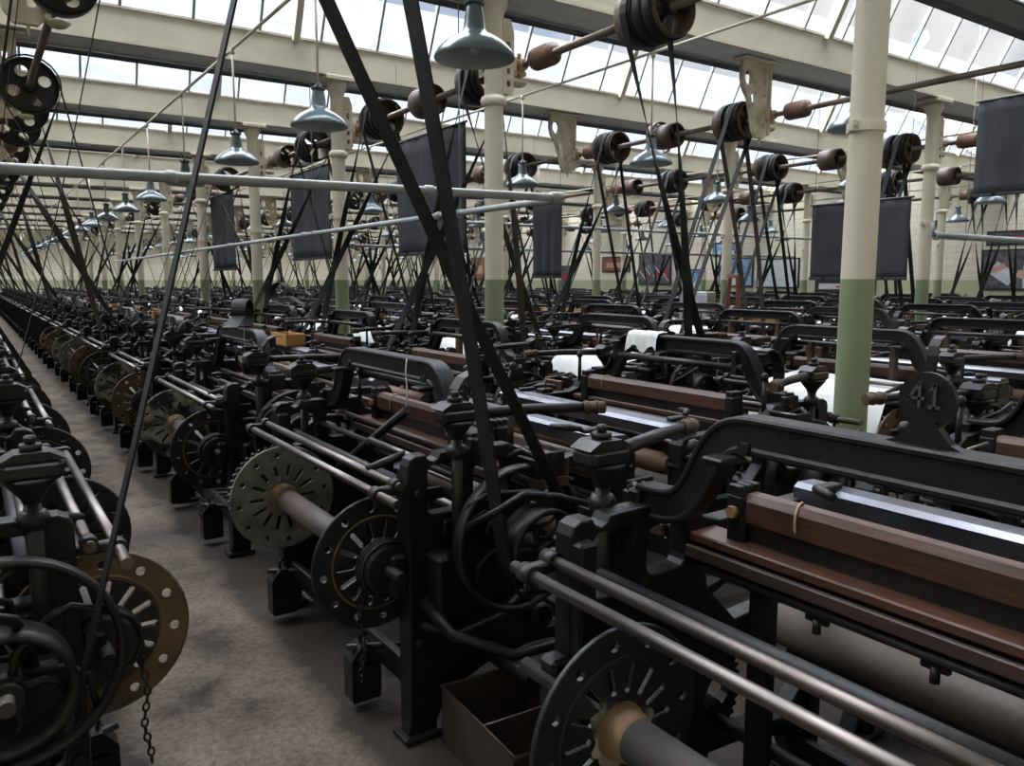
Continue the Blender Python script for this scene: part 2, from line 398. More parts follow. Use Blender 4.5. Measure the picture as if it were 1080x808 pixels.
# ------------------------------------------------------------------ the room
XC = [3.75, 10.7, 17.65]               # column rows
YC = [2.35+3.4*k for k in range(13)]   # column / beam stations
XS = [.575, 4.01, 7.47, 10.93, 14.4, 17.9]   # line shafts
ZS = 3.36
ZSH = [3.28, 3.36, 3.36, 3.36, 3.36, 3.36]
X0, X1, Y0, Y1 = -8.0, 20.6, -5.2, 46.4
ZB, ZT = 3.92, 4.24
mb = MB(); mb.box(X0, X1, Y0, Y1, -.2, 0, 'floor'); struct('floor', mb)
for nm, b in (('wall_left', (X0-.3, X0, Y0, Y1)), ('wall_right', (X1, X1+.3, Y0, Y1)), ('wall_front', (X0-.3, X1+.3, Y0-.3, Y0)), ('wall_back', (X0-.3, X1+.3, Y1, Y1+.3))):
    mb = MB(); mb.box(*b, -.2, 5.9, 'wall'); struct(nm, mb)
RUN, RISE = .73, 1.46
slopes = MB()
for k in range(-2, 13):
    y = 2.35+3.4*k
    n = k+3
    # valley gutter beam: boarded fascia, soffit and the dark gutter pipe along its far lower edge
    b = MB()
    b.box(X0, X1, y-.12, y-.08, ZB-.01, ZT, 'cream')
    b.box(X0, X1, y-.14, y-.07, ZT, ZT+.025, 'cream')
    b.box(X0, X1, y-.132, y-.12, ZB-.012, ZB+.03, 'cream')
    for q in range(6): b.box(X0, X1, y-.08+q*.082, y-.08+q*.082+.079, ZB+.006, ZB+.03, 'soffit')
    b.box(X0, X1, y-.08, y+.42, ZB+.03, ZT-.04, 'soffit')
    b.box(X0, X1, y+.42, y+.46, ZB-.02, ZT, 'cream')
    b.tube([(X0, y+.40, ZB-.03), (X1, y+.40, ZB-.03)], .033, 'lead', 8)
    o = struct('trim_%d' % n, b)
    # sloping roof light over it
    yb, zb = y-.08, ZT+.01
    g = MB(); i = 0; x = .05-.695*11
    d = Vector((0, -RUN, RISE)); u = d.normalized(); nn = Vector((0, RISE, RUN)).normalized()
    def bar(mb_, x_, w, dp, m_):
        T = Matrix(((1, 0, 0, x_), (0, u.y, nn.y, yb), (0, u.z, nn.z, zb), (0, 0, 0, 1)))
        mb_.box(-w/2, w/2, 0, d.length, -dp, 0.0, m_, 0, T)
    while x < X1:
        if x > X0: bar(g, x, .030, .05, 'mull')
        x += .695
    x = 3.22-4.87*2
    while x < X1:
        if x > X0: bar(g, x, .075, .12, 'cream')
        x += 4.87
    g.box(X0, X1, yb-RUN-.06, yb-RUN+.06, zb+RISE-.08, zb+RISE+.04, 'cream')
    w = struct('window_%d' % n, g)
    p = MB(); c = nn*.004
    p.add([(X0, yb+.004, zb), (X1, yb+.004, zb), (X1, yb-RUN+.004, zb+RISE), (X0, yb-RUN+.004, zb+RISE)], [(0, 1, 2, 3)], 'glass')
    po = link('pane', p.mesh('pane'), w); po['kind'] = 'structure'
    if k == 1:      # green algae stain on one pane
        mo_ = MB(); vs = [(9.87, yb-RUN*.14, zb+RISE*.14)]
        for q in range(22):
            t_ = 2*PI*q/22; r_ = 1+.22*math.sin(3*t_+.5)+.12*math.sin(7*t_)
            h_ = .14+.115*r_*math.sin(t_); vs.append((9.87+.15*r_*math.cos(t_)+.16*(h_-.14), yb-RUN*h_-.006, zb+RISE*h_))
        mo_.add(vs, [(0, 1+q, 1+(q+1) % 22) for q in range(22)], 'moss')
        ms_ = link('algae_stain', mo_.mesh('algae_stain'), w); ms_['kind'] = 'structure'
    ya, za = y-3.4+.46, ZT
    yr, zr = yb-RUN, zb+RISE
    slopes.add([(X0, ya, za), (X1, ya, za), (X1, yr, zr), (X0, yr, zr), (X0, ya, za+.12), (X1, ya, za+.12), (X1, yr, zr+.12), (X0, yr, zr+.12)],
               [(3, 2, 1, 0), (0, 1, 5, 4), (1, 2, 6, 5), (2, 3, 7, 6), (3, 0, 4, 7)], 'slope'); slopes.f.append((tuple(len(slopes.v)-8+q for q in (4, 5, 6, 7)), 'slate', False))
g = MB(); x = X0+.3  # flat glazed strip, added to let daylight onto the dim end wall
while x < X1: g.box(x-.02, x+.02, 2.35+3.4*12+.46, Y1-1.7, ZT, ZT+.05, 'mull'); x += .695
slopes.box(X0, X1, Y1-1.7, Y1, ZT, ZT+.1, 'slope')
wl = struct('window_16', g); p = MB(); p.add([(X0, 2.35+3.4*12+.46, ZT+.055), (X1, 2.35+3.4*12+.46, ZT+.055), (X1, Y1-1.7, ZT+.055), (X0, Y1-1.7, ZT+.055)], [(0, 1, 2, 3)], 'glass')
po = link('pane', p.mesh('pane'), wl); po['kind'] = 'structure'
slopes.box(X0, X1, Y0, 2.35-3.4*2-.9, ZT+1.4, ZT+1.5, 'slope')
struct('ceiling', slopes)

# ------------------------------------------------------------------ columns
def column_mb():
    c = MB()
    prof = [(0, 0), (.105, 0), (.105, .05), (.098, .08), (.09, .12), (.085, .2), (.083, 1.0), (.081, 2.2), (.079, 2.9), (.079, 3.70), (.092, 3.74), (.12, 3.80), (.12, 3.86), (0, 3.86)]
    c.lathe(prof, (0, 0, 0), (0, 0, 1), 'column', 24)
    c.box(-.18, .18, -.16, .16, 3.86, ZB-.011, 'cream', .006)
    return c
def collar_mb():
    c = MB()
    c.lathe([(.081, 2.995), (.10, 3.0), (.112, 3.025), (.112, 3.045), (.10, 3.07), (.081, 3.08)], (0, 0, 0), (0, 0, 1), 'cream', 24)
    return c
def clampring_mb():
    c = MB()
    c.lathe([(.080, 2.28), (.092, 2.28), (.092, 2.325), (.080, 2.325)], (0, 0, 0), (0, 0, 1), 'cream', 24, False)
    for s_ in (-1, 1):
        c.box(s_*.085, s_*.135, -.014, .014, 2.275, 2.33, 'cream', .003)
        c.cyl((s_*.118, -.022, 2.302), (0, 1, 0), .009, .044, 'creamd', 6)
    return c
def bracket_mb():
    c = MB()
    vf = holed([(.05, 3.10), (.15, 3.10), (.165, 3.14), (.165, 3.60), (.13, 3.70), (.05, 3.70)], [rrect(.09, .125, 3.16, 3.21, .012), rrect(.09, .125, 3.26, 3.31, .012), rrect(.09, .125, 3.44, 3.52, .012)], .03)
    put(c, vf, 'xz', -.05, 'creamd'); put(c, vf, 'xz', .05, 'creamd')
    c.box(.13, .165, -.05, .05, 3.11, 3.64, 'creamd', .004)
    c.box(.10, .17, -.065, .065, 3.13, 3.16, 'creamd', .004)
    return c
col_me = column_mb().mesh('column_body'); collar_me = collar_mb().mesh('collar'); ring_me = clampring_mb().mesh('clamp_ring'); brk_me = bracket_mb().mesh('hanger_plate')
def bearing_mb():
    c = MB()
    c.box(-.10, .045, -.05, .05, -.085, -.05, 'bearing', .006)
    c.box(-.10, -.05, -.05, .05, -.1, .06, 'creamd', .008)
    c.lathe([(.0325, -.085), (.040, -.085), (.05, -.07), (.05, -.03), (.06, -.025), (.06, .025), (.05, .03), (.05, .07), (.040, .085), (.0325, .085)], (0, 0, 0), (0, 1, 0), 'bearing', 14, True, close=True)
    c.lathe([(.02, -.13), (.05, -.12), (.075, -.095), (.068, -.088), (.02, -.088)], (0, 0, -.045), (0, 0, 1), 'creamd', 12)
    c.cyl((0, 0, .05), (0, 0, 1), .018, .05, 'bearing', 8)
    return c
bearing_me = bearing_mb().mesh('shaft_bearing')
COLNAME = ['first', 'second', 'third']
for i, xc in enumerate(XC):
    for k, yc in enumerate(YC):
        if xc/yc > 2.6: continue
        t = thing('iron_column', 'cream cast-iron column with green painted foot, %s along the %s column row from the aisle' % (ORD[k], COLNAME[i]), 'column', (xc, yc, 0), 'cream and green iron columns')
        link('column_body', col_me, t); link('collar', collar_me, t); link('clamp_ring', ring_me, t); link('hanger_plate', brk_me, t)
        link('shaft_bearing', bearing_me, t, (XS[1+2*i]-xc, 0, ZS))

# ------------------------------------------------------------------ mid-bay shaft hangers
def hanger_mb():
    c = MB()
    outer = [(-.34, ZB-.012), (.08, ZB-.012), (.10, ZB-.05), (.10, 3.30), (.08, 3.15), (.03, 3.10), (-.10, 3.10), (-.15, 3.17), (-.18, 3.30), (-.25, 3.50), (-.33, 3.60), (-.36, 3.70), (-.36, 3.80)]
    holes = [[(-.255+.062*math.cos(t), 3.715+.088*math.sin(t)) for t in [2*PI*q/16 for q in range(16)]],
             [(-.215, 3.53), (-.125, 3.58), (-.10, 3.24), (-.135, 3.24)],
             rrect(-.02, .03, 3.66, 3.73, .015), rrect(-.02, .03, 3.48, 3.56, .015), rrect(-.02, .03, 3.20, 3.27, .015)]
    put(c, holed(outer, holes, .05), 'xz', 0, 'creamd')
    c.box(-.40, .18, -.09, .09, ZB-.035, ZB-.011, 'cream', .004)
    c.box(.07, .105, -.045, .045, 3.14, 3.86, 'creamd', .004)
    c.tube([(-.02, 0, 3.11), (-.02, 0, 3.03)], [.012, .006], 'creamd', 8)
    return c
hang_me = hanger_mb().mesh('hanger_casting')
for i in (0, 2, 4):
    for k, yc in enumerate(YC):
        if XS[i]/yc > 2.6: continue
        t = thing('shaft_hanger', 'cream cast bracket hanging from a beam, %s along the %s overhead shaft' % (ORD[k], ORD[i]), 'bracket', (XS[i]-.14, yc+.1, 0), 'cream shaft hangers under the beams')
        link('hanger_casting', hang_me, t); link('shaft_bearing', bearing_me, t, (.14, 0, ZSH[i]))

# ------------------------------------------------------------------ looms
PITCH, LEN = 2.18, 1.38
def flange_vf(slots=True, n=40, r=.225, nh=12, ns=14):
    holes = [circ(.013, 8, .190*math.cos(2*PI*k/nh+.1), .190*math.sin(2*PI*k/nh+.1)) for k in range(nh)]
    if slots:
        for k in range(ns):
            t = 2*PI*k/ns; ca, sa = math.cos(t), math.sin(t); w = .0085
            loop = [(.085, -w), (.142, -w), (.149, 0), (.142, w), (.085, w), (.078, 0)]
            holes.append([(a*ca-b*sa, a*sa+b*ca) for a, b in loop])
    return holed(circ(r, n), holes, .011)
FL_S = flange_vf(True); FL_P = flange_vf(False)
FRAME_OUT = [(-.025, 0), (-.012, .03), (0, .08), (0, .952), (.01, .974), (.032, .985), (.068, .985), (.078, .968), (.095, .960), (.112, .968), (.122, .985), (.22, .988), (.40, .985),
             (.435, .965), (.455, .925), (.52, .905), (.96, .905), (.985, .895), (1.0, .87), (1.0, .08), (1.03, .02), (1.03, 0), (.90, 0), (.905, .06), (.86, .15), (.70, .21), (.5, .225), (.3, .20), (.15, .14), (.10, .06), (.095, 0)]
FRAME_HOLES = [rrect(.075, .20, .78, .945, .02), rrect(.25, .39, .80, .93, .03), 
               [(.46, .86), (.93, .86), (.93, .62), (.60, .60), (.48, .72)],
               [(.52, .52), (.9, .56), (.93, .30), (.84, .22), (.56, .27), (.48, .38)]]
FRAME_VF = holed(FRAME_OUT, FRAME_HOLES, .062, .006)
FRAME_LO = holed(FRAME_OUT, FRAME_HOLES, .062)

def arch_path(sub=1):
    half = [(-.0, .992), (.05, .992), (.105, .998), (.145, 1.015), (.175, 1.045), (.20, 1.085), (.22, 1.125), (.245, 1.165), (.275, 1.195), (.31, 1.210), (.35, 1.213)]
    far = [(LEN-y, z) for y, z in half][::-1]
    sm = []
    for i in range(len(half)-1):
        p0, p1, p2, p3 = half[max(i-1, 0)], half[i], half[i+1], half[min(i+2, len(half)-1)]
        for q in range(sub):
            t = q/sub
            sm.append(tuple(.5*(2*p1[d]+(p2[d]-p0[d])*t+(2*p0[d]-5*p1[d]+4*p2[d]-p3[d])*t*t+(3*p1[d]-p0[d]-3*p2[d]+p3[d])*t**3) for d in (0, 1)))
    sm.append(half[-1])
    return sm+[(LEN-y, z) for y, z in sm][::-1]

def chain_links(mb, pts, m, r=.010, t=.0032):
    for i, p in enumerate(pts):
        nx = pts[min(i+1, len(pts)-1)]; pv = pts[max(i-1, 0)]
        d = (Vector(nx)-Vector(pv)).normalized()
        side = d.cross(Vector((0, 1, 0)) if i % 2 else Vector((1, .3, 0)))
        if side.length < .01: side = Vector((0, 1, 0))
        side.normalize(); p = Vector(p)
        mb.tube([p+d*(1.35*r*math.cos(q))+side*(.8*r*math.sin(q)) for q in [2*PI*j/8 for j in range(8)]], t, m, 4, closed=True)

def loom_parts(lod=0, warp=False, xcr=.35):
    """local frame: x depth from the back posts, y along the loom (0 near frame .. LEN far frame)"""
    hi = lod == 0
    s = lambda a, b: a if hi else b
    parts = []
    def P(name, parent=None):
        mb = MB(); parts.append((name, parent, mb)); return mb
    for yy, sg in ((.0, -1), (LEN, 1)):
        f = P('end_frame')
        put(f, FRAME_VF if hi else FRAME_LO, 'xz', yy-sg*.02, 'iron')
        f.box(.004, .058, yy-sg*.085, yy-sg*.04, .0, .94, 'iron', .008)
        f.box(.945, .995, yy-sg*.075, yy-sg*.04, .03, .88, 'iron', .008)
        f.box(-.03, .12, yy-sg*.085, yy+sg*.03, 0, .028, 'iron', .008)
        f.box(.89, 1.04, yy-sg*.085, yy+sg*.03, 0, .028, 'iron', .008)
        if hi:
            f.box(-.055, .0, yy-sg*.06, yy, .52, .66, 'iron', .01)       # beam bearing
            f.cyl((.33, yy-.05, .69), (0, 1, 0), .055, .10, 'iron', 14, .006)
            f.cyl((.52, yy-.05, .33), (0, 1, 0), .05, .10, 'iron', 14, .006)
            for bx, bz in ((.03, .86), (.03, .35), (.42, .95), (.97, .82), (.3, .97)):
                f.cyl((bx, yy+(.012 if sg > 0 else -.030), bz), (0, 1, 0), .013, .018, 'iron2', 6)
            f.tube([(.03, yy+sg*.03, .42), (.16, yy+sg*.05, .36), (.33, yy+sg*.05, .38), (.44, yy+sg*.04, .46)], .016, 'iron', 8)
    # crowned top rail on S brackets
    a = P('arch_rail')
    sec = [(.250, .036), (.254, .041), (.312, .041), (.316, .036), (.316, .026), (.296, .020), (.296, -.030), (.300, -.034), (.300, -.042), (.252, -.042), (.249, -.038), (.249, -.030), (.256, -.024), (.256, .024), (.250, .028)]
    a.sweep(sec, arch_path(s(3, 1)), 'iron')
    for yy, sg in ((.0, 1), (LEN, -1)):
        a.box(.24, .33, yy-.02, yy+.02, .93, 1.02, 'iron', .006)
        if hi:
            a.cyl((.242, yy+sg*.34, 1.185), (1, 0, 0), .016, .02, 'iron', 6)
            a.box(.19, .27, yy+sg*.30-.03, yy+sg*.30+.03, 1.148, 1.164, 'iron', .004)
    # back rails (polished) with clamps, dark stay rod
    br = P('back_rail'); br.tube([(-.095, -.13, .872), (-.095, LEN+.045, .872)], .0145, 'steel', s(12, 6))
    br2 = P('back_rail'); br2.tube([(-.030, -.02, .893), (-.030, LEN-.03, .893)], .0145, 'steel', s(12, 6))
    for yy in (.015, LEN-.015):
        c = P('rail_clamp')
        c.tube([(-.095, yy-.022, .872), (-.095, yy+.022, .872)], .024, 'iron2', s(12, 6))
        c.tube([(-.030, yy-.022, .893), (-.030, yy+.022, .893)], .022, 'iron2', s(12, 6))
        c.box(-.10, .01, yy-.016, yy+.016, .868, .894, 'iron2', .005)
        if hi: c.tube([(-.1, yy, .85), (-.1, yy, .832)], .008, 'iron2', 6)
    sr = P('stay_rod'); sr.tube([(.11, .03, .828), (.11, LEN-.03, .828)], .0195, 'iron', s(10, 6))
    if hi:
        sr.box(.05, .15, .02, .045, .82, .86, 'iron', .004)
        rk = P('rocker_arm')
        rk.tube([(-.04, .22, .905), (.10, .20, .945)], [.014, .017], 'iron2', 8)
        rk.tube([(.10, .04, .945), (.10, .50, .945)], .012, 'steel', 8)
    # warp beam
    wb = P('warp_beam')
    wb.tube([(-.05, .125, .605), (-.05, 1.105, .605)], .047, 'barrel', s(20, 8))
    wb.tube([(-.05, -.06, .605), (-.05, LEN+.06, .605)], .02, 'iron2', s(10, 6))
    for fy, vf in ((.13, FL_S), (1.10, FL_S)):
        fl = P('beam_flange', 'warp_beam')
        if hi: put(fl, vf, 'xz', fy, 'fl_black', (-.05, .605))
        else: fl.cyl((-.05, fy-.006, .605), (0, 1, 0), .222, .012, 'fl_black', 20)
        if hi:
            fl.lathe([(.226, -.006), (.229, -.004), (.229, .004), (.226, .006)], (-.05, fy, .605), (0, 1, 0), 'fl_black', 40)
            fl.lathe([(.156, -.0056), (.160, -.0085), (.164, -.0056)], (-.05, fy, .605), (0, 1, 0), 'fl_ochre' if fy < .5 else 'fl_black', 36)
    for fy, d in ((.136, 1), (1.094, -1)):
        cl = P('hub_collar', 'warp_beam')
        cl.lathe([(.047, .05*d), (.0525, .045*d), (.056, .02*d), (.063, .006*d), (.063, 0)], (-.05, fy, .605), (0, 1, 0), 'brass', s(20, 8))
    if warp:
        w = P('warp_sheet', None)
        w.tube([(-.05, .15, .605), (-.05, 1.04, .605)], .15, 'cloth', s(24, 12))
        ys = [.16+.88*q/10 for q in range(11)]
        path = [(-.205, .60), (-.20, .72), (-.135, .865), (-.10, .889), (-.03, .911), (.1, .925), (.22, .94), (.285, .945)]
        vs = []; fs = []
        for x_, z_ in path:
            for q, y_ in enumerate(ys): vs.append((x_+.004*math.sin(q*2.1), y_, z_+.003*math.cos(q*1.7)))
        for i_ in range(len(path)-1):
            for q in range(10): fs.append((i_*11+q, i_*11+q+1, (i_+1)*11+q+1, (i_+1)*11+q))
        w.add(vs, fs, 'cloth', True)
    if hi:
        g = P('beam_gear', 'warp_beam')
        n = 44; loop = []
        for k in range(n):
            for da, rr in ((0, .205), (.25, .216), (.5, .216), (.75, .205)):
                t = 2*PI*(k+da)/n; loop.append((-.05+rr*math.cos(t), .605+rr*math.sin(t)))
        g.prism(loop, 'xz', 1.175, 1.195, 'iron'); g.cyl((-.05, 1.108, .605), (0, 1, 0), .09, .09, 'iron', 20, .01)
        bd = P('brake_drum', 'warp_beam'); bd.cyl((-.05, .03, .605), (0, 1, 0), .085, .075, 'iron2', 20, .01)
        ch = P('brake_chain', 'warp_beam')
        for q in range(3):
            ch.tube([(-.05+.092*math.cos(t), .045+q*.02+.004*math.sin(8*t), .605+.092*math.sin(t)) for t in [2*PI*j/18 for j in range(18)]], .007, 'iron2', 5, closed=True)
        chain_links(ch, [(-.143+.006*math.sin(q*.7), .055, .60-.022*q) for q in range(17)], 'iron2')
    # weights on levers
    for yy in (.30, 1.20):
        lv = P('weight_lever')
        lv.tube([(-.10, yy, .245), (.1, yy, .20), (.46, yy, .15)], [.012, .014, .016], 'iron2', s(8, 5))
        wt = P('weight_block')
        if hi:
            put(wt, holed([(-.055, .04), (.045, .04), (.052, .05), (.052, .20), (.03, .225), (.012, .25), (-.02, .25), (-.04, .225), (-.06, .2), (-.06, .05)], [rrect(-.035, .025, .175, .188, .005)], .075), 'xz', yy, 'iron', (-.035, 0))
            wt.tube([(-.04, yy, .235), (-.05, yy, .27), (-.035, yy, .29), (-.02, yy, .27)], .007, 'iron2', 6)
        else: wt.box(-.12, -.01, yy-.037, yy+.037, .04, .23, 'iron')
    # pick shafts with sticks
    for yy, sg in ((.0, -1), (LEN, 1)):
        xp = .17 if xcr > .2 else .085
        ps = P('picking_shaft')
        y_ = yy+sg*.035
        ps.tube([(xp, y_, .50), (xp, y_, 1.075)], .019, 'iron2', s(10, 6))
        ps.lathe([(.02, .965), (.034, .97), (.036, .995), (.028, 1.01), (.02, 1.012)], (xp, y_, 0), (0, 0, 1), 'iron2', s(14, 8))
        ps.lathe([(.02, 1.03), (.026, 1.045), (.040, 1.062), (.058, 1.085), (.058, 1.092), (0, 1.094)], (xp, y_, 0), (0, 0, 1), 'iron2', s(14, 8))
        ps.box(xp-.07, xp+.06, y_-.045, y_+.045, 1.088, 1.135, 'iron2', .012)
        ps.prism([(xp-.075, 1.135), (xp+.065, 1.135), (xp+.03, 1.155), (xp-.04, 1.155)], 'xz', y_-.04, y_+.04, 'iron2')
        ps.cyl((xp-.005, y_, 1.155), (0, 0, 1), .026, .016, 'iron2', 6)
        ps.cyl((xp-.005, y_, 1.171), (0, 0, 1), .014, .02, 'iron2', 8, .004)
        if hi: ps.box(xp-.05, xp+.05, yy-sg*.02, y_, .70, .76, 'iron', .006)
        st = P('picking_stick', None if not hi else 'picking_shaft%d' % (0 if sg < 0 else 1))
        dx, dy = (.47, sg*.16)
        st.tube([(xp+.03, y_, 1.112), (xp+.03+dx*.5, y_+dy*.5, 1.118), (xp+.03+dx*.85, y_+dy*.85, 1.115)], [.020, .018, .016], 'iron2', s(10, 6))
        st.tube([(xp+.03+dx*.84, y_+dy*.84, 1.115), (xp+.03+dx, y_+dy, 1.112)], [.021, .022], 'strap', s(10, 6))
        if hi:
            for q in (0, 1): st.tube([(xp+.03+dx*(.87+.07*q)+.023*math.cos(t)*.3, y_+dy*(.87+.07*q)+.023*math.cos(t), 1.114+.023*math.sin(t)) for t in [2*PI*j/10 for j in range(10)]], .004, 'strap', 4, closed=True)
    # curved buffer plate over the near head
    hp = P('spring_plate')
    pth = [(.235, .97), (.225, 1.05), (.226, 1.12), (.24, 1.175), (.27, 1.215), (.31, 1.232), (.345, 1.230)]
    vs = []; fs = []
    for i_, (x_, z_) in enumerate(pth):
        for (dx, y_) in ((0, .075), (0, .135), (.009, .135), (.009, .075)): vs.append((x_+dx, y_, z_-dx*.6))
    for i_ in range(len(pth)-1):
        for q in range(4): fs.append((i_*4+q, i_*4+(q+1) % 4, (i_+1)*4+(q+1) % 4, (i_+1)*4+q))
    fs += [(3, 2, 1, 0), tuple(len(pth)*4-4+q for q in range(4))]
    hp.add(vs, fs, 'iron2', False)
    # sley with hand rail, race board, swords and shuttle boxes
    sl = P('sley')
    sl.box(.40, .50, -.10, LEN+.10, .868, .893, 'wood', .004)
    sl.box(.435, .495, .02, LEN-.02, .785, .868, 'iron', .006)
    sl.tube([(.42, .08, .80), (.42, LEN-.08, .80)], .012, 'iron2', s(8, 5))
    for yy in (.24, LEN-.24): sl.box(.445, .495, yy-.03, yy+.03, .10, .80, 'iron', .008)
    if hi:
        for yy in (.42, .69, .96):
            sl.box(.422, .436, yy-.03, yy+.03, .77, .875, 'iron', .003); sl.cyl((.428, yy, .745), (0, 0, 1), .011, .035, 'iron2', 6)
        sl.box(.385, .402, .05, LEN-.05, .83, .862, 'woodd', .003)
    hr = P('hand_rail', 'sley')
    hr.prism([(.447, .945), (.503, .945), (.505, 1.0), (.492, 1.018), (.458, 1.018), (.446, 1.0)], 'xz', .19, LEN-.19, 'wood')
    hr.box(.466, .480, .19, LEN-.19, .893, .945, 'iron2')       # reed
    if hi: hr.tube([(.475+.034*math.cos(t), LEN-.33+.01*math.cos(t), .982+.042*math.sin(t)) for t in [2*PI*j/14 for j in range(14)]], .0035, 'yarn', 5, closed=True)
    for yy in (.165, LEN-.165):
        hb = P('rail_bracket', 'sley')
        hb.box(.437, .512, yy-.028, yy+.028, .86, 1.015, 'iron', .008)
        if hi:
            for q in range(3): hb.box(.437+.028*q, .437+.028*q+.016, yy-.022, yy+.022, 1.01, 1.038, 'iron', .003)
            hb.cyl((.42, yy, .97), (1, 0, 0), .016, .02, 'brass', 6)
    for yy, sg in ((-.03, -1), (LEN+.03, 1)):
        sb = P('shuttle_box', 'sley')
        ya, yb_ = sorted((yy, yy+sg*.165))
        sb.box(.385, .52, ya, yb_, .855, .893, 'woodd', .004)
        sb.box(.385, .40, ya, yb_, .893, .955, 'iron', .003)
        sb.box(.50, .52, ya, yb_, .893, .955, 'wood', .003)
        sb.tube([(.45, ya, .965), (.45, yb_, .965)], .008, 'steel', s(8, 5))
        if hi:
            sb.box(.40, .50, (ya if sg < 0 else yb_-.012), (ya+.012 if sg < 0 else yb_), .893, .98, 'iron', .003)
            sb.tube([(.36, yy+sg*.03, .95), (.37, yy+sg*.10, .985), (.40, yy+sg*.15, .96)], .010, 'iron2', 8)
    # front: breast beam, rollers
    bb = P('breast_beam')
    bb.prism([(.88, .885), (.99, .885), (.995, .93), (.975, .945), (.90, .948), (.88, .935)], 'xz', .02, LEN-.02, 'plate')
    cr = P('cloth_roller'); r0 = .046
    cr.tube([(.99, .06, .775), (.99, .11, .775), (.99, .112, .775), (.99, 1.25, .775), (.99, 1.252, .775), (.99, 1.31, .775)], [.036, .036, r0, r0, .036, .036], 'rust', s(20, 8))
    cr.tube([(.99, .0, .775), (.99, LEN, .775)], .015, 'iron2', s(8, 5))
    cb = P('cloth_beam'); cb.tube([(.74, .10, .575), (.74, LEN-.1, .575)], .062, 'dusty', s(20, 8)); cb.tube([(.74, .0, .575), (.74, LEN, .575)], .018, 'iron2', s(8, 5))
    # shafts and wheels
    ck = P('crank_shaft')
    ck.tube([(xcr, -.36, .69), (xcr, LEN+.13, .69)], .0175, 'steel', s(10, 6))
    dp = P('drive_pulley', 'crank_shaft'); dp.wheel((xcr, -.26, .69), (0, 1, 0), .135, .10, 'iron2', 5, s(28, 16), .016, .035, .3)
    fw = P('fly_wheel', 'crank_shaft'); fw.wheel((xcr, -.145, .69), (0, 1, 0), .25, .042, 'iron2', s(6, 4), s(40, 20), .016, .035, .45)
    hw = P('hand_wheel', 'crank_shaft'); hw.wheel((xcr-.03, LEN+.10, .70), (0, 1, 0), .185, .04, 'iron2', s(5, 4), s(32, 16), .022, .04, .3)
    tp = P('tappet_shaft'); tp.tube([(.52, -.05, .33), (.52, LEN+.09, .33)], .020, 'iron2', s(8, 5))
    if hi:
        n = 52; loop = []
        for k in range(n):
            for da, rr in ((0, .208), (.25, .22), (.5, .22), (.75, .208)):
                t = 2*PI*(k+da)/n; loop.append((.52+rr*math.cos(t), .33+rr*math.sin(t)))
        gg = P('tappet_gear', 'tappet_shaft'); put(gg, holed(loop, [circ(.05, 12, .52+.125*math.cos(q*PI/2.5), .33+.125*math.sin(q*PI/2.5)) for q in range(5)], .03), 'xz', LEN+.055, 'iron')
        for q, yy in enumerate((.55, .63, .75, .83)):
            tq = P('tappet', 'tappet_shaft'); tq.prism([(.52+(.09+.035*math.cos(t+q))*math.cos(t), .33+(.09+.035*math.cos(t+q))*math.sin(t)) for t in [2*PI*j/20 for j in range(20)]], 'xz', yy-.014, yy+.014, 'iron2')
        for yy in (.59, .67, .79, .87):
            td = P('treadle'); td.tube([(.06, yy, .20), (.35, yy, .17), (.62, yy, .19)], [.010, .012, .010], 'iron2', 6)
    for q, (x_, z_, hx, hz) in enumerate(((.05, .19, .03, .05), (.95, .40, .025, .045), (.90, .12, .025, .035))):
        cs = P('cross_rail'); cs.box(x_-hx/2, x_+hx/2, .03, LEN-.03, z_-hz, z_+hz, 'iron', .006)
    # fittings along the front and on the frames
    for yy in (.13, LEN-.13):
        tm = P('temple'); sg = 1 if yy < .5 else -1
        tm.box(.84, .93, yy-.02, yy+.02, .948, .965, 'iron2', .004)
        tm.tube([(.84, yy, .965), (.79, yy+sg*.03, .972), (.76, yy+sg*.10, .968)], [.010, .016, .012], 'iron2', s(8, 5))
    sh = P('starting_handle'); sh.tube([(1.01, LEN-.10, .60), (1.015, LEN-.10, .95), (.985, LEN-.13, 1.07)], [.012, .010, .009], 'iron2', s(8, 5))
    sh.lathe([(0, -.022), (.016, -.016), (.022, 0), (.016, .016), (0, .022)], (.982, LEN-.133, 1.09), (0, 0, 1), 'iron2', s(12, 6))
    wf = P('weft_fork'); wf.box(.83, .90, LEN-.30, LEN-.24, .95, .975, 'iron2', .004); wf.tube([(.86, LEN-.27, .975), (.86, LEN-.27, 1.03), (.74, LEN-.27, 1.035)], .006, 'steel', s(6, 4))
    for yy, sg in ((.03, 1), (LEN-.03, -1)):
        kp = P('knob_post'); kp.tube([(.43, yy, .93), (.43, yy, 1.10)], [.012, .010], 'iron2', s(8, 5)); kp.lathe([(0, -.02), (.015, -.014), (.019, 0), (.013, .015), (0, .02)], (.43, yy, 1.115), (0, 0, 1), 'iron2', s(12, 6))
    tk = P('take_up_wheel'); tk.wheel((.99, LEN+.035, .70), (0, 1, 0), .115, .018, 'iron2', 4, s(26, 14), .016, .025)
    tk.wheel((.86, LEN+.035, .62), (0, 1, 0), .06, .02, 'iron2', 3, s(18, 10), .012, .02)
    tr = P('tension_rod'); tr.tube([(.30, .10, .93), (.30, LEN-.10, .93)], .010, 'woodd', s(8, 5)); tr.tube([(.22, .06, .875), (.22, LEN-.06, .875)], .013, 'iron2', s(8, 5))
    pr = P('protector_rod'); pr.tube([(.395, .03, .765), (.395, LEN-.03, .765)], .011, 'steel', s(8, 5))
    sw = P('shelf_board'); sw.box(.60, .68, .30, .95, .868, .884, 'woodd', .003); sw.box(.58, .70, .30, .33, .80, .87, 'iron', .003); sw.box(.58, .70, .92, .95, .80, .87, 'iron', .003)
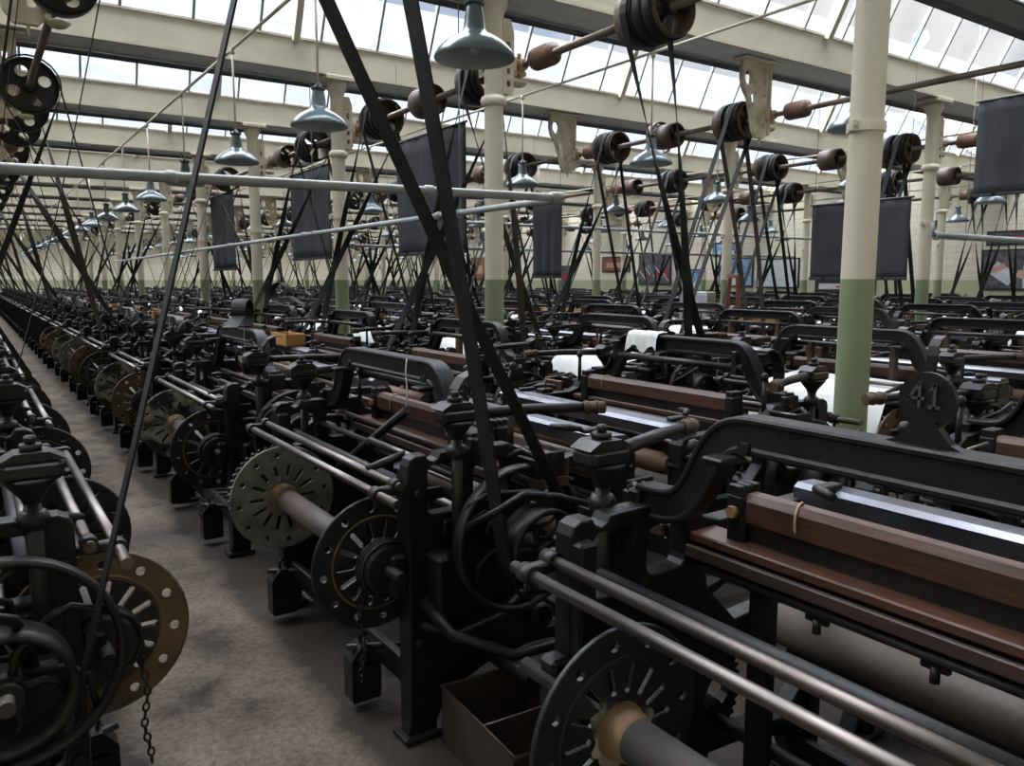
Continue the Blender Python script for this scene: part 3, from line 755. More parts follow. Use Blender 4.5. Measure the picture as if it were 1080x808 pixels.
    if hi:
        oc = P('oil_can_bracket'); oc.tube([(.30, .02, .99), (.30, .02, 1.04)], [.018, .012], 'iron2', 8)
        rp_ = P('spring_rod'); rp_.tube([(.43, .10, .86), (.62, .06, .80), (.80, .05, .70)], [.014, .012, .014], 'iron2', 8); 
        for q, (yy, l_) in enumerate(((.47, .16),)):
            tc_ = P('hanging_cord'); tc_.tube([(.247, yy, 1.25), (.243, yy+.004, 1.20), (.244, yy-.006, 1.2-l_*.5), (.240, yy+.008, 1.2-l_)], .0026, 'cloth', 5)
    # shedding: roller under the arch, staves, cords
    sd = P('heald_roller'); sd.tube([(.35, .22, 1.13), (.35, LEN-.22, 1.13)], .018, 'iron2', s(10, 6))
    sd.box(.33, .37, .25, .28, 1.10, 1.21, 'iron', .004); sd.box(.33, .37, LEN-.28, LEN-.25, 1.10, 1.21, 'iron', .004)
    for yy in (.40, LEN-.40):
        sp = P('heald_strap'); sp.box(.326, .331, yy-.016, yy+.016, .80, 1.14, 'strap'); sp.box(.369, .374, yy-.016, yy+.016, .74, 1.14, 'strap')
    hs = P('heald_stave')
    for x_, z_ in ((.328, .80), (.372, .74), (.328, .55), (.372, .49)): hs.box(x_-.006, x_+.006, .22, LEN-.22, z_-.014, z_+.014, 'woodd', .003)
    if hi:
        ln = P('lever_bar'); ln.tube([(.10, .82, .775), (.22, .42, 1.06)], .017, 'iron', 10)
        ln.tube([(.155, .62, .90), (.172, .58, .93)], .021, 'iron2', 10)
        bt = P('belt_fork')
        bt.tube([(.10, -.05, .60), (.13, -.18, .78), (.145, -.32, .86), (.24, -.325, .90), (xcr+.02, -.32, .87), (xcr+.16, -.32, .82)], .012, 'iron', 8)
        bt.tube([(.12, -.08, .64), (.15, -.15, .84), (.2, -.18, .87), (.36, -.195, .86), (xcr+.16, -.195, .81)], .010, 'iron', 8)
        bk = P('lower_bracket')
        bk.tube([(.04, -.03, .50), (.08, -.16, .42), (.22, -.30, .37), (.42, -.36, .40), (.62, -.30, .47), (.72, -.05, .52)], [.022, .02, .018, .018, .02, .022], 'iron', 8)
        bk.box(.06, .14, -.1, .0, .45, .66, 'iron', .012)
        bk.tube([(.3, -.02, .26), (.3, -.30, .26)], .035, 'iron', 12)
    return parts

def build_parts(parts, mirror):
    out = []
    for name, par, mb_ in parts:
        m_ = mb_.mirrored() if mirror else mb_
        out.append((name, par, m_.mesh('loom_'+name)))
    return out
def whole(parts, mirror, name):
    a = MB()
    for n, p, mb_ in parts: a.merge(mb_)
    if mirror: a = a.mirrored()
    return a.mesh(name)
PROTO = {}
def proto(lod, warp, mirror, xcr=.35):
    k = (lod, warp, mirror, xcr)
    if k not in PROTO:
        p = loom_parts(lod, warp, xcr)
        PROTO[k] = build_parts(p, mirror) if lod == 0 else whole(p, mirror, 'distant_loom')
    return PROTO[k]
def setmat(o, key):
    for sl_ in o.material_slots:
        if sl_.material and sl_.material.name in (M['fl_black'].name, M['barrel'].name, M['rust'].name, M['plate'].name):
            sl_.link = 'OBJECT'; sl_.material = M[key]; return
def place_loom(lod, warp, mirror, loc, label, flanges=None, roller=None, barrel=None, xcr=.35, plate=None, skip=None):
    if skip is None: skip = ('lever_bar', 'heald_stave', 'hanging_cord') if warp else ('lever_bar', 'heald_strap', 'heald_stave')
    if lod:
        o = link('power_loom', proto(1, warp, mirror, xcr), None, loc)
        return tag(o, label, 'loom', 'black power looms in rows')
    t = thing('power_loom', label, 'loom', loc, 'black power looms in rows')
    named = {}; cnt = {}; fi = 0
    for name, par, me in proto(0, warp, mirror, xcr):
        if name in skip: continue
        p = t
        if par:
            p = named.get(par, t)
        o = link(name, me, p)
        c = cnt.get(name, 0); cnt[name] = c+1
        if name in ('warp_beam', 'sley', 'crank_shaft', 'tappet_shaft'): named[name] = o
        if name == 'picking_shaft': named['picking_shaft%d' % c] = o
        if name == 'beam_flange':
            if flanges and flanges[fi]: setmat(o, flanges[fi])
            fi += 1
        if name == 'warp_beam' and barrel: setmat(o, barrel)
        if name == 'cloth_roller' and roller: setmat(o, roller)
        if name == 'breast_beam' and plate: setmat(o, plate)
    return t

# rows: (back x, facing +x?, crank offset)
ROWS = [(.17, False), (1.12, True), (3.375, False), (4.30, True), (6.77, False), (7.70, True), (10.22, False), (11.25, True), (13.62, False), (14.55, True), (17.12, False), (18.1, True)]
FBASE = .063
LOOMS = []
rng = random.Random(3)
fl_opts = ['fl_black', 'fl_black', 'fl_black', 'fl_ochre', 'fl_cream', 'fl_mott', 'fl_green']
for ri, (bx, fwd) in enumerate(ROWS):
    cnt = 0
    for i in range(21):
        y = FBASE+PITCH*i
        if ri == 0:
            if i == 0: continue
            y = 2.16+PITCH*(i-1)
        front = bx+(1.0 if fwd else -1.0)
        if min(bx, front)/(y+LEN+.3) > 2.32: continue
        if y+LEN > Y1-1.2: continue
        cnt += 1
        warp = ri >= 3 and rng.random() < .78
        dist = math.hypot(bx+(.5 if fwd else -.5), y+.7)
        lod = 0 if dist < (14 if ri == 1 else 8.4) else 1
        if ri == 0 and dist > 7: lod = 1
        if ri == 0: lab = 'black power loom standing %s along the row opposite the rusty trough' % ORD[cnt-1]
        else: lab = 'black power loom standing %s along the %s row counted from the aisle' % (ORD[cnt-1], ORD[ri-1])
        fl = [rng.choice(fl_opts), rng.choice(fl_opts)]
        kw = {}
        if ri == 1:
            if i == 0: fl = ['fl_black', 'fl_green']; lab = 'black power loom numbered 41 with a dark green beam flange beside the rusty trough'; kw = dict(barrel='green', skip=('lever_bar', 'heald_strap', 'heald_stave', 'beam_gear', 'hand_wheel', 'heald_roller', 'hanging_cord', 'weft_fork', 'shelf_board', 'tension_rod', 'rocker_arm', 'protector_rod'))
            if i == 1: fl = ['fl_black', 'fl_cream']; lab = 'black power loom with a pale grey perforated beam flange, just behind the rusty trough'; kw = dict(skip=('heald_strap', 'heald_stave'))
            if i == 2: fl = ['fl_black', 'fl_mott']; lab = 'black power loom with a mottled white flange, third along the row by the aisle'
            if i == 3: fl = ['fl_ochre', 'fl_mott']
            if i >= 3: kw = dict(skip=('lever_bar', 'heald_strap', 'heald_stave', 'belt_fork'))
        if ri == 0:
            fl = ['fl_ochre' if i == 1 else 'fl_black', 'fl_black']; kw = dict(xcr=.17)
        if ri == 2 and i == 0: kw = dict(roller='fl_black')
        o = place_loom(lod, warp, not fwd, (bx, y, 0), lab, fl, **kw)
        LOOMS.append((ri, i, cnt, bx, fwd, y, lod, o))
print('looms', len(LOOMS), 'lod0', sum(1 for l in LOOMS if l[6] == 0))

def sub_of(root, name, k=0):
    c = [o for o in root.children_recursive if o.name.split('.')[0] == name]
    return c[k]
A_ = [l for l in LOOMS if l[0] == 1 and l[1] == 0][0][-1]
rr = random.Random(5); fp = MB(); n_ = 90
rad = [.081+.007*math.sin(3*t_+1)+.006*math.sin(7*t_+2)+.004*math.sin(13*t_)+.006*rr.random()**2 for t_ in [2*PI*q/n_ for q in range(n_)]]
vs = []
for q in range(n_):
    t_ = 2*PI*q/n_
    for r_ in (.058, rad[q]): vs.append((-.05+r_*math.cos(t_), 1.0930, .605+r_*math.sin(t_)))
fp.add(vs, [(q*2, q*2+1, (q*2+3) % (2*n_), (q*2+2) % (2*n_)) for q in range(n_)], 'fl_mott')
link('flaked_paint', fp.mesh('flaked_paint'), sub_of(A_, 'beam_flange', 1))['label'] = 'flaking cream paint around the hub'
L_ = [l for l in LOOMS if l[0] == 0 and l[1] == 1][0][-1]
cp = MB(); put(cp, holed(circ(.152, 32), [[(a*math.cos(t)-b*math.sin(t), a*math.sin(t)+b*math.cos(t)) for a, b in [(.085, -.0085), (.142, -.0085), (.149, 0), (.142, .0085), (.085, .0085), (.078, 0)]] for t in [2*PI*k/14 for k in range(14)]], .016), 'xz', .13, 'fl_black', (-.05, .605))
link('centre_plate', cp.mirrored().mesh('centre_plate'), sub_of(L_, 'beam_flange', 0))['label'] = 'black slotted centre of the rusty flange'

# number plate of the nearest loom: disc on a flared foot with raised digits
loomA = [l for l in LOOMS if l[0] == 1 and l[1] == 0][0][-1]
npb = MB(); cy, cz = .668, 1.335
disc = circ(.052, 28, cy, cz)
foot = [(cy-.085, 1.248), (cy+.085, 1.248), (cy+.05, 1.262), (cy+.028, 1.285), (cy+.022, 1.30), (cy-.022, 1.30), (cy-.028, 1.285), (cy-.05, 1.262)]
npb.prism(disc, 'yz', .280, .292, 'iron'); npb.prism(foot, 'yz', .275, .297, 'iron')
npo = link('number_plate', npb.mesh('number_plate'), loomA)
dg_ = MB()
def stroke(a, b, w=.0055):
    a = Vector((a[0], a[1])); b = Vector((b[0], b[1])); d = (b-a).normalized(); n = Vector((-d.y, d.x))*w/2
    q = [a+n-d*w/2, b+n+d*w/2, b-n+d*w/2, a-n-d*w/2]
    dg_.prism([(cy-p.x, cz+p.y) for p in q], 'yz', .2755, .281, 'digit')
# digits read from the aisle side (left on the plate is +y)
stroke((-.013, .030), (-.030, .004)); stroke((-.030, .004), (-.004, .004)); stroke((-.011, .030), (-.011, -.010))
stroke((.016, .030), (.016, -.010)); stroke((.016, .030), (.009, .022)); stroke((.008, -.010), (.024, -.010))
link('raised_number', dg_.mesh('raised_number'), npo)['label'] = 'raised digits 41'

# ------------------------------------------------------------------ line shafts with drums
def drum_mb(r, w, belts, rng_, dark=False):
    c = MB()
    body = 'drum'
    c.lathe([(r-.012, -w/2), (r, -w/2), (r+.004, 0), (r, w/2), (r-.012, w/2), (r-.012, 0)], (0, 0, 0), (0, 1, 0), body, 26, True, close=True, mats=None)
    for sy in (-w*.36, w*.36):
        c.cyl((0, sy-.03, 0), (0, 1, 0), .05, .06, 'iron2', 12)
        for q in range(3):
            t = 2*PI*q/3+.5
            c.prism([(.03*math.cos(t-.6), .03*math.sin(t-.6)), ((r-.008)*math.cos(t-.42), (r-.008)*math.sin(t-.42)), ((r-.008)*math.cos(t+.1), (r-.008)*math.sin(t+.1)), (.03*math.cos(t+.6), .03*math.sin(t+.6))], 'xz', sy-.012, sy+.012, 'iron2')
    return c
def band_mb(r, w):
    c = MB(); c.lathe([(r+.004, -w/2), (r+.012, -w/2), (r+.014, 0), (r+.012, w/2), (r+.004, w/2)], (0, 0, 0), (0, 1, 0), 'leather', 26); return c
def spoked_mb():
    c = MB(); c.wheel((0, 0, 0), (0, 1, 0), .20, .09, 'rust', 8, 30, .012, .04); return c
def coup_mb():
    c = MB(); c.lathe([(0, -.14), (.055, -.14), (.06, -.13), (.088, -.12), (.092, -.1), (.092, .1), (.088, .12), (.06, .13), (0, .13)], (0, 0, 0), (0, 1, 0), 'rust', 18); return c
def arms_mb():
    c = MB(); R_ = .235
    c.lathe([(R_-.014, -.065), (R_, -.065), (R_+.004, 0), (R_, .065), (R_-.014, .065), (R_-.02, 0)], (0, 0, 0), (0, 1, 0), 'iron2', 32, True, close=True)
    put(c, holed(circ(R_-.012, 32), [circ(.052, 12, .135*math.cos(2*PI*q/4+.4), .135*math.sin(2*PI*q/4+.4)) for q in range(4)], .022), 'xz', 0, 'iron2')
    c.cyl((0, -.07, 0), (0, 1, 0), .06, .14, 'iron2', 16, .008)
    return c
drum_me = drum_mb(.195, .40, 2, rng).mesh('belt_drum'); drums_me = drum_mb(.15, .30, 1, rng).mesh('plain_drum'); band_me = band_mb(.195, .085).mesh('belt_wrap')
spoked_me = spoked_mb().mesh('spoked_pulley'); coup_me = coup_mb().mesh('shaft_coupling'); arms_me = arms_mb().mesh('arm_pulley')
NODRUM = {(0, 2), (0, 3), (1, 0), (1, 1), (2, 0), (2, 1), (2, 2), (3, 2)}
NOBELT = {(1, 2), (1, 3), (0, 2), (2, 2)}
GAPY = [FBASE+PITCH*i-.26 for i in range(21)]
for i, xs in enumerate(XS):
    ys = max(-1.0, xs/2.9)
    t = thing('line_shaft', 'long overhead line shaft with belt drums, %s counted from the aisle' % ORD[i], 'line shaft', (xs, 0, ZSH[i]))
    b = MB(); b.tube([(0, ys, 0), (0, Y1-.4, 0)], .030 if i else .028, 'shaft', 12); link('shaft_rod', b.mesh('shaft_rod'), t)
    for k, gy in enumerate(GAPY):
        if gy < ys+.3 or (i, k) in NODRUM or (i % 2 and any(abs(gy-.03-yc) < .32 for yc in YC)): continue
        if i == 0:
            o = link('arm_pulley', arms_me, t, (0, gy+.0, 0))
            if k == 4: link('arm_pulley', arms_me, t, (0, 5.48, 0)).scale = (.82, 1, .82); link('arm_pulley', arms_me, t, (0, 9.6, 0))
        else:
            o = link('belt_drum', drum_me, t, (0, gy-.03, 0))
            for q in (-.13, -.035, .06): link('belt_wrap', band_me, o, (0, q, 0))
        if i and k % 2 == 1 and gy < 26 and not (i % 2 and any(abs(gy+1.05-yc) < .4 for yc in YC)): link('plain_drum', drums_me, t, (0, gy+1.05, 0))
        if i == 2 and k == 3: link('spoked_pulley', spoked_me, t, (0, 7.55, 0))
    for k, yc in enumerate(YC):
        if yc < ys+.3 or yc > 33: continue
        yo = yc-(0 if i % 2 else -.1)-.36
        link('shaft_coupling', coup_me, t, (0, yo, 0))

# ------------------------------------------------------------------ belts
def belt_mb(D, rd, Pp, rp, w=.06, crossed=True, th=.006, y=0.0, m='leather', sway=.0, ydr=0.0, twist=True):
    """loop in the x-z plane from drum D to pulley Pp; crossed strands pass side by side"""
    dx, dz = Pp[0]-D[0], Pp[1]-D[1]; L_ = math.hypot(dx, dz); base = math.atan2(dz, dx)
    pts = []
    if crossed:
        a = math.acos(min(1, (rd+rp)/L_))
        # tangent angles: drum at base +- a, pulley at base+pi +- a
        s0, s1 = base+a, base-a+2*PI
        for q in range(13): t = s0+(s1-s0)*q/12; pts.append((D[0]+rd*math.cos(t), D[1]+rd*math.sin(t), 0.0))
        na = 12
        A = pts[-1]; t0 = base+PI-a; B = (Pp[0]+rp*math.cos(base-a+PI), Pp[1]+rp*math.sin(base-a+PI))
        e0 = base+PI-a; e1 = base-PI+a
        for q in range(1, 12): f = q/12; pts.append((A[0]+(B[0]-A[0])*f, A[1]+(B[1]-A[1])*f, .5*w*1.15*math.sin(PI*f)))
        for q in range(13): t = e0+(e1-e0)*q/12; pts.append((Pp[0]+rp*math.cos(t), Pp[1]+rp*math.sin(t), 0.0))
        A = pts[-1]; B = pts[0]
        for q in range(1, 12): f = q/12; pts.append((A[0]+(B[0]-A[0])*f, A[1]+(B[1]-A[1])*f, -.5*w*1.15*math.sin(PI*f)))
    else:
        a = math.acos(max(-1, min(1, (rd-rp)/L_)))
        s0, s1 = base+a, base-a+2*PI
        for q in range(13): t = s0+(s1-s0)*q/12; pts.append((D[0]+rd*math.cos(t), D[1]+rd*math.sin(t), 0.0))
        A = pts[-1]; B = (Pp[0]+rp*math.cos(base-a), Pp[1]+rp*math.sin(base-a))
        for q in range(1, 8): f = q/8; pts.append((A[0]+(B[0]-A[0])*f+sway*math.sin(PI*f), A[1]+(B[1]-A[1])*f, 0))
        for q in range(13): t = base-a+2*a*q/12; pts.append((Pp[0]+rp*math.cos(t), Pp[1]+rp*math.sin(t), 0.0))
        A = pts[-1]; B = pts[0]
        for q in range(1, 8): f = q/8; pts.append((A[0]+(B[0]-A[0])*f+sway*math.sin(PI*f), A[1]+(B[1]-A[1])*f, 0))
    n = len(pts); vs = []; fs = []
    ph = [0.0]*n
    if crossed and twist:      # a crossed belt turns over once along each strand
        ph = [0.0]*13+[PI*q/12 for q in range(1, 12)]+[PI]*13+[PI+PI*q/12 for q in range(1, 12)]
    for i, p in enumerate(pts):
        q = pts[(i+1) % n]; o_ = pts[i-1]
        tx, tz = q[0]-o_[0], q[1]-o_[1]; l = math.hypot(tx, tz) or 1
        nx, nz = -tz/l*th/2, tx/l*th/2
        fy = ydr*max(0, min(1, (p[1]-Pp[1])/(D[1]-Pp[1])))
        yy = y+p[2]+fy
        ux, uz = -tz/l, tx/l; c_, s_ = math.cos(ph[i]), math.sin(ph[i])
        wx, wy, wz = ux*s_*w/2, c_*w/2, uz*s_*w/2                  # half width
        hx, hy, hz = ux*c_*th/2, -s_*th/2, uz*c_*th/2              # half thickness
        vs += [(p[0]+a_*hx+b_*wx, yy+a_*hy+b_*wy, p[1]+a_*hz+b_*wz) for a_, b_ in ((1, -1), (1, 1), (-1, 1), (-1, -1))]
    for i in range(n):
        j = (i+1) % n
        for k in range(4): fs.append((i*4+k, i*4+(k+1) % 4, j*4+(k+1) % 4, j*4+k))
    b = MB(); b.add(vs, fs, m, False); return b
BELTME = {}
for (ri, i, cnt, bx, fwd, y, lod, o) in LOOMS:
    si = (ri+1)//2 if ri else 0
    if ri == 1: si = 0
    if ri >= 2: si = ri//2
    xs = XS[min(si, 5)]
    xcr = .17 if ri == 0 else .35
    px = bx+(xcr if fwd else -xcr)
    py = y-.26
    if py < -.6 or xs/max(py, .1) > 2.6: continue
    if ri >= 2 and py > 36: continue
    if ((min(si, 5), i) in NODRUM and (ri, i) != (0, 3)) or (ri, i) in NOBELT: continue
    if ri == 0 and i > 4 and i % 2: continue
    crossed = (ri, i) in ((1, 1),) or rng.random() < .5
    if any(min(xs, px)-.1 < xc < max(xs, px)+.1 and abs(py-yc) < .15 for xc in XC for yc in YC): continue
    if (ri, i) == (1, 1): crossed = True
    if (ri, i) == (0, 1): crossed = False
    if ri == 1 and i >= 4: crossed = True
    rd = .248 if si == 0 else .218
    off = (-.10 if ri % 2 == 0 else .05)
    key = (ri, crossed)
    m = 'leather2' if (ri == 1 and i > 4 and i % 3 == 2) or (ri in (3, 5) and i % 4 == 3) else 'leather'
    gd = y-.26
    if si % 2 and any(abs(gd-.03-yc) < .32 for yc in YC): continue
    if ri == 0: gd = FBASE+PITCH*i-.26
    if (ri, i) == (0, 3): gd = 5.49
    if (ri, i) == (0, 3): rd = .2
    ydr = (off if si else (-.09 if ri == 0 else .035)) + (gd-py)
    pw = .075 if (ri, i) == (1, 1) else (.05 if ri == 0 else (.075 if ri == 1 else .062))
    rp = .1425
    k2 = (ri, crossed, round(ydr, 3), pw, m)
    if k2 not in BELTME:
        BELTME[k2] = belt_mb((xs-px, ZSH[min(si, 5)]), rd, (0, .69), rp, pw, crossed, .005, 0, m, rng.uniform(-.03, .05), ydr, (ri, i) != (1, 1)).mesh('drive_belt')
    if (ri, i) == (1, 1): lab = 'wide crossed black leather belt running to the loom with the pale perforated flange'
    elif ri == 0: lab = 'black leather drive belt to the %s loom of the row opposite the rusty trough' % ORD[cnt-1]
    else: lab = '%s leather drive belt to the %s loom of the %s row from the aisle' % ('brown' if m == 'leather2' else 'black', ORD[cnt-1], ORD[ri-1])
    tag(link('drive_belt', BELTME[k2], None, (px, py, 0)), lab, 'belt', 'leather drive belts')

# ------------------------------------------------------------------ pendant lamps and their conduits
def lamp_shade():
    c = MB()
    c.lathe([(.203, 0), (.207, .008), (.203, .022), (.19, .042), (.162, .070), (.125, .096), (.088, .115), (.064, .130), (.055, .150), (.050, .20), (.043, .245), (.038, .262), (.0, .264)], (0, 0, 0), (0, 0, 1), 'enamel', 32)
    c.lathe([(.203, 0), (.197, .006), (.182, .040), (.155, .066), (.12, .090), (.08, .109), (.05, .12), (.0, .122)], (0, 0, 0), (0, 0, 1), 'enamel_in', 32)
    return c
def lamp_cap():
    c = MB(); c.lathe([(.038, .258), (.050, .262), (.052, .274), (.040, .282), (.022, .292), (.014, .31), (0, .312)], (0, 0, 0), (0, 0, 1), 'lead', 16)
    for q in range(6):
        t = PI/3*q; c.box(.046*math.cos(t)-.006, .046*math.cos(t)+.006, .046*math.sin(t)-.006, .046*math.sin(t)+.006, .272, .292, 'lead')
    return c
def lamp_rod(z0):
    c = MB(); c.tube([(0, 0, .30), (0, 0, z0)], .0095, 'cream', 8); c.cyl((0, 0, z0-.03), (0, 0, 1), .022, .045, 'cream', 10); return c
shade_me, cap_me = lamp_shade().mesh('lamp_shade'), lamp_cap().mesh('lamp_cap')
ZL, ZCON = 2.66, 3.70
rod_me = lamp_rod(ZCON-.012-ZL).mesh('hanging_rod')
def bulb_mb():
    c = MB(); c.lathe([(0, .03), (.02, .034), (.032, .055), (.03, .08), (.016, .105), (.016, .122), (0, .122)], (0, 0, 0), (0, 0, 1), 'white', 12); return c
bulb_me = bulb_mb().mesh('bulb')
LX = [2.20, 5.54, 8.95, 12.33, 15.75, 19.1]
for i, x in enumerate(LX):
    cn = MB(); ys = max(.3, x/2.9)
    cn.tube([(x, ys, ZCON), (x, Y1-.4, ZCON)], .014, 'cream', 8)
    yj = ys+.3
    tag(link('lighting_conduit', cn.mesh('lighting_conduit', (x, ys, ZCON)), None, (x, ys, ZCON)), 'thin cream pipe carrying the %s row of pendant lamps from the aisle' % ORD[i], 'pipe')
    c = 0
    for k in range(20):
        y = 3.55+2.16*k+(.0 if i else 0)
        if x/y > 2.5: continue
        c += 1
        t = thing('pendant_lamp', 'grey-blue enamel pendant lamp hanging %s along the %s lamp row from the aisle' % (ORD[c-1], ORD[i]), 'lamp', (x, y, ZL), 'enamel pendant lamps')
        link('lamp_shade', shade_me, t); link('lamp_cap', cap_me, t); link('hanging_rod', rod_me, t)
        if y < 12: link('bulb', bulb_me, t)

# ------------------------------------------------------------------ pipes
pp = MB()
pp.tube([(-2.2, 4.42, 2.025), (3.36, 4.42, 2.115), (3.42, 4.42, 2.115)], .028, 'pipe', 12)
pp.lathe([(.028, -.05), (.04, -.045), (.042, 0), (.04, .045), (.028, .05)], (3.40, 4.42, 2.115), (1, 0, 0), 'pipe', 14)
for x in (-.9, .9, 2.4): pp.lathe([(.028, -.03), (.036, -.025), (.036, .025), (.028, .03)], (x, 4.42, 2.046+(x+.9)*.0162), (1, 0, 0), 'pipe', 12)
pp.tube([(3.42, 4.42, 2.115), (3.46, 4.47, 2.115), (3.46, 25, 2.07)], .026, 'pipe', 12)
for y in (6.2, 9.6, 13.0, 16.4): pp.lathe([(.026, -.04), (.035, -.03), (.035, .03), (.026, .04)], (3.46, y, 2.115-(y-4.42)*.0021), (0, 1, 0), 'pipe', 12)
tp_ = thing('air_pipe', 'grey pipe crossing high over the aisle and turning along the columns', 'pipe', (3.42, 4.42, 2.1))
link('pipe_run', pp.mesh('pipe_run', (3.42, 4.42, 2.1)), tp_)
for hx, hy, hz in ((3.46, 5.83, 2.11), (3.46, 9.25, 2.1), (3.46, 16.05, 2.09), (3.46, 22.8, 2.08)):
    b = MB(); b.tube([(hx, hy, hz+.02), (hx, hy, 3.95)], .005, 'pipe', 6); b.tube([(hx+.033*math.cos(q), hy, hz+.033*math.sin(q)) for q in [2*PI*j/12 for j in range(12)]], .006, 'pipe', 5, closed=True)
    link('pipe_hanger', b.mesh('pipe_hanger', (3.42, 4.42, 2.1)), tp_)
for k, (y, z, xa, xb, lab) in enumerate(((5.5, 2.13, 10.45, 19.5, 'grey pipe running from the elbow near the columns toward the poster wall'), (12.0, 2.55, 5.9, 19.5, 'long pale pipe crossing above the distant looms'), (14.2, 2.20, 6.0, 19.5, 'lower pale pipe crossing above the distant looms'))):
    b = MB(); b.tube([(xa, y, z), (xb, y, z)], .045 if k == 0 else .03, 'pipe', 10)
    b.lathe([(.045, 0), (.06, .02), (.06, .08), (.045, .1)], (xa, y, z), (1, 0, 0), 'pipe', 12)
    b.tube([(xa+.02, y, z), (xa-.03, y, z), (xa-.05, y, z+.05), (xa-.05, y, z+.16)], .022, 'pipe', 8)
    tp_ = thing('air_pipe', lab, 'pipe', (xa, y, z)); link('pipe_run', b.mesh('pipe_run', (xa, y, z)), tp_)
    for q in range(3):
        yk = y; xk = xa+.8+q*3.5; zt = 3.9 if min(abs(yk-c_-.2) for c_ in YC) < .3 else 4.9
        b = MB(); b.tube([(xk, y, z+.02), (xk, y, zt)], .005, 'pipe', 6); b.tube([(xk, y+.05*math.cos(u), z+.05*math.sin(u)) for u in [2*PI*j/12 for j in range(12)]], .006, 'pipe', 5, closed=True)
        link('pipe_hanger', b.mesh('pipe_hanger', (xa, y, z)), tp_)
t = thing('cable_trunking', 'dark grey steel trunking crossing high under the roof near the poster wall', 'trunking', (6.0, 3.4, 3.64))
b = MB(); b.box(-.4, 12, -.06, .06, 0, .21, 'lead', .01); b.box(-.4, 12, -.075, .075, .21, .225, 'pipe'); link('duct', b.mesh('duct'), t)
for q in range(4):
    b = MB(); b.tube([(.4+q*3.4, 0, .22), (.4+q*3.4, 0, 1.30)], .008, 'lead', 6); link('hanging_rod', b.mesh('hanging_rod'), t)

# ------------------------------------------------------------------ hanging banners
def banner_mb(w, h):
    b = MB(); n = 18; vs = []; fs = []
    for j in range(9):
        z = -h*j/8
        for q in range(n+1):
            y = w*q/n
            vs.append((.012*math.sin(q*1.15)*(.25+j/8)+.006*math.sin(q*2.7+1), y, z))
    m_ = len(vs)
    vs += [(x+.004, y, z) for x, y, z in vs[:m_]]
    R = n+1
    for j in range(8):
        for q in range(n):
            a = j*R+q; fs.append((a, a+1, a+R+1, a+R)); fs.append((m_+a+R, m_+a+R+1, m_+a+1, m_+a))
    for q in range(n):
        fs.append((q+1, q, m_+q, m_+q+1)); a = 8*R+q; fs.append((a, a+1, m_+a+1, m_+a))
    for j in range(8):
        a = j*R; fs.append((a, a+R, m_+a+R, m_+a)); a = j*R+n; fs.append((a+R, a, m_+a, m_+a+R))
    b.add(vs, fs, 'banner', True)
    b.box(-.014, .018, 0, w, -h, -h+.035, 'banner', .004)
    return b
BN = [(3.98, 6.60, 3.03, 1.47, 1.22, 'large charcoal cloth banner hanging behind the wide crossed belt'),
      (4.37, 11.02, 3.20, 1.68, 1.34, 'charcoal cloth banner hanging left of the column behind the grey pipe'),
      (4.18, 15.32, 3.20, 1.68, 1.46, 'charcoal cloth banner hanging farthest down the row of columns'),
      (8.50, 4.75, 2.44, 1.22, .89, 'charcoal cloth banner hanging behind the cream column with the clamp ring'),
      (7.42, 9.52, 2.72, .74, 1.14, 'narrow charcoal cloth banner hanging below the end of the grey pipe'),
      (9.5, 3.2, 3.53, 1.40, 1.05, 'charcoal cloth banner hanging highest, under the beam beside the poster wall')]
for (x, y, z, w, h, lab) in BN:
    t = thing('hanging_banner', lab, 'banner', (x, y, z), 'charcoal banners')
    link('banner_cloth', banner_mb(w, h).mesh('banner_cloth'), t)
    b = MB(); b.tube([(0, -.03, .005), (0, w+.03, .005)], .012, 'lead', 8); link('top_pole', b.mesh('top_pole'), t)
    b = MB()
    for yy in (.03, w-.03): b.tube([(0, yy, .01), (0, yy, max(.05, 3.86-z))], .003, 'lead', 5)
    link('hanging_wire', b.mesh('hanging_wire'), t)

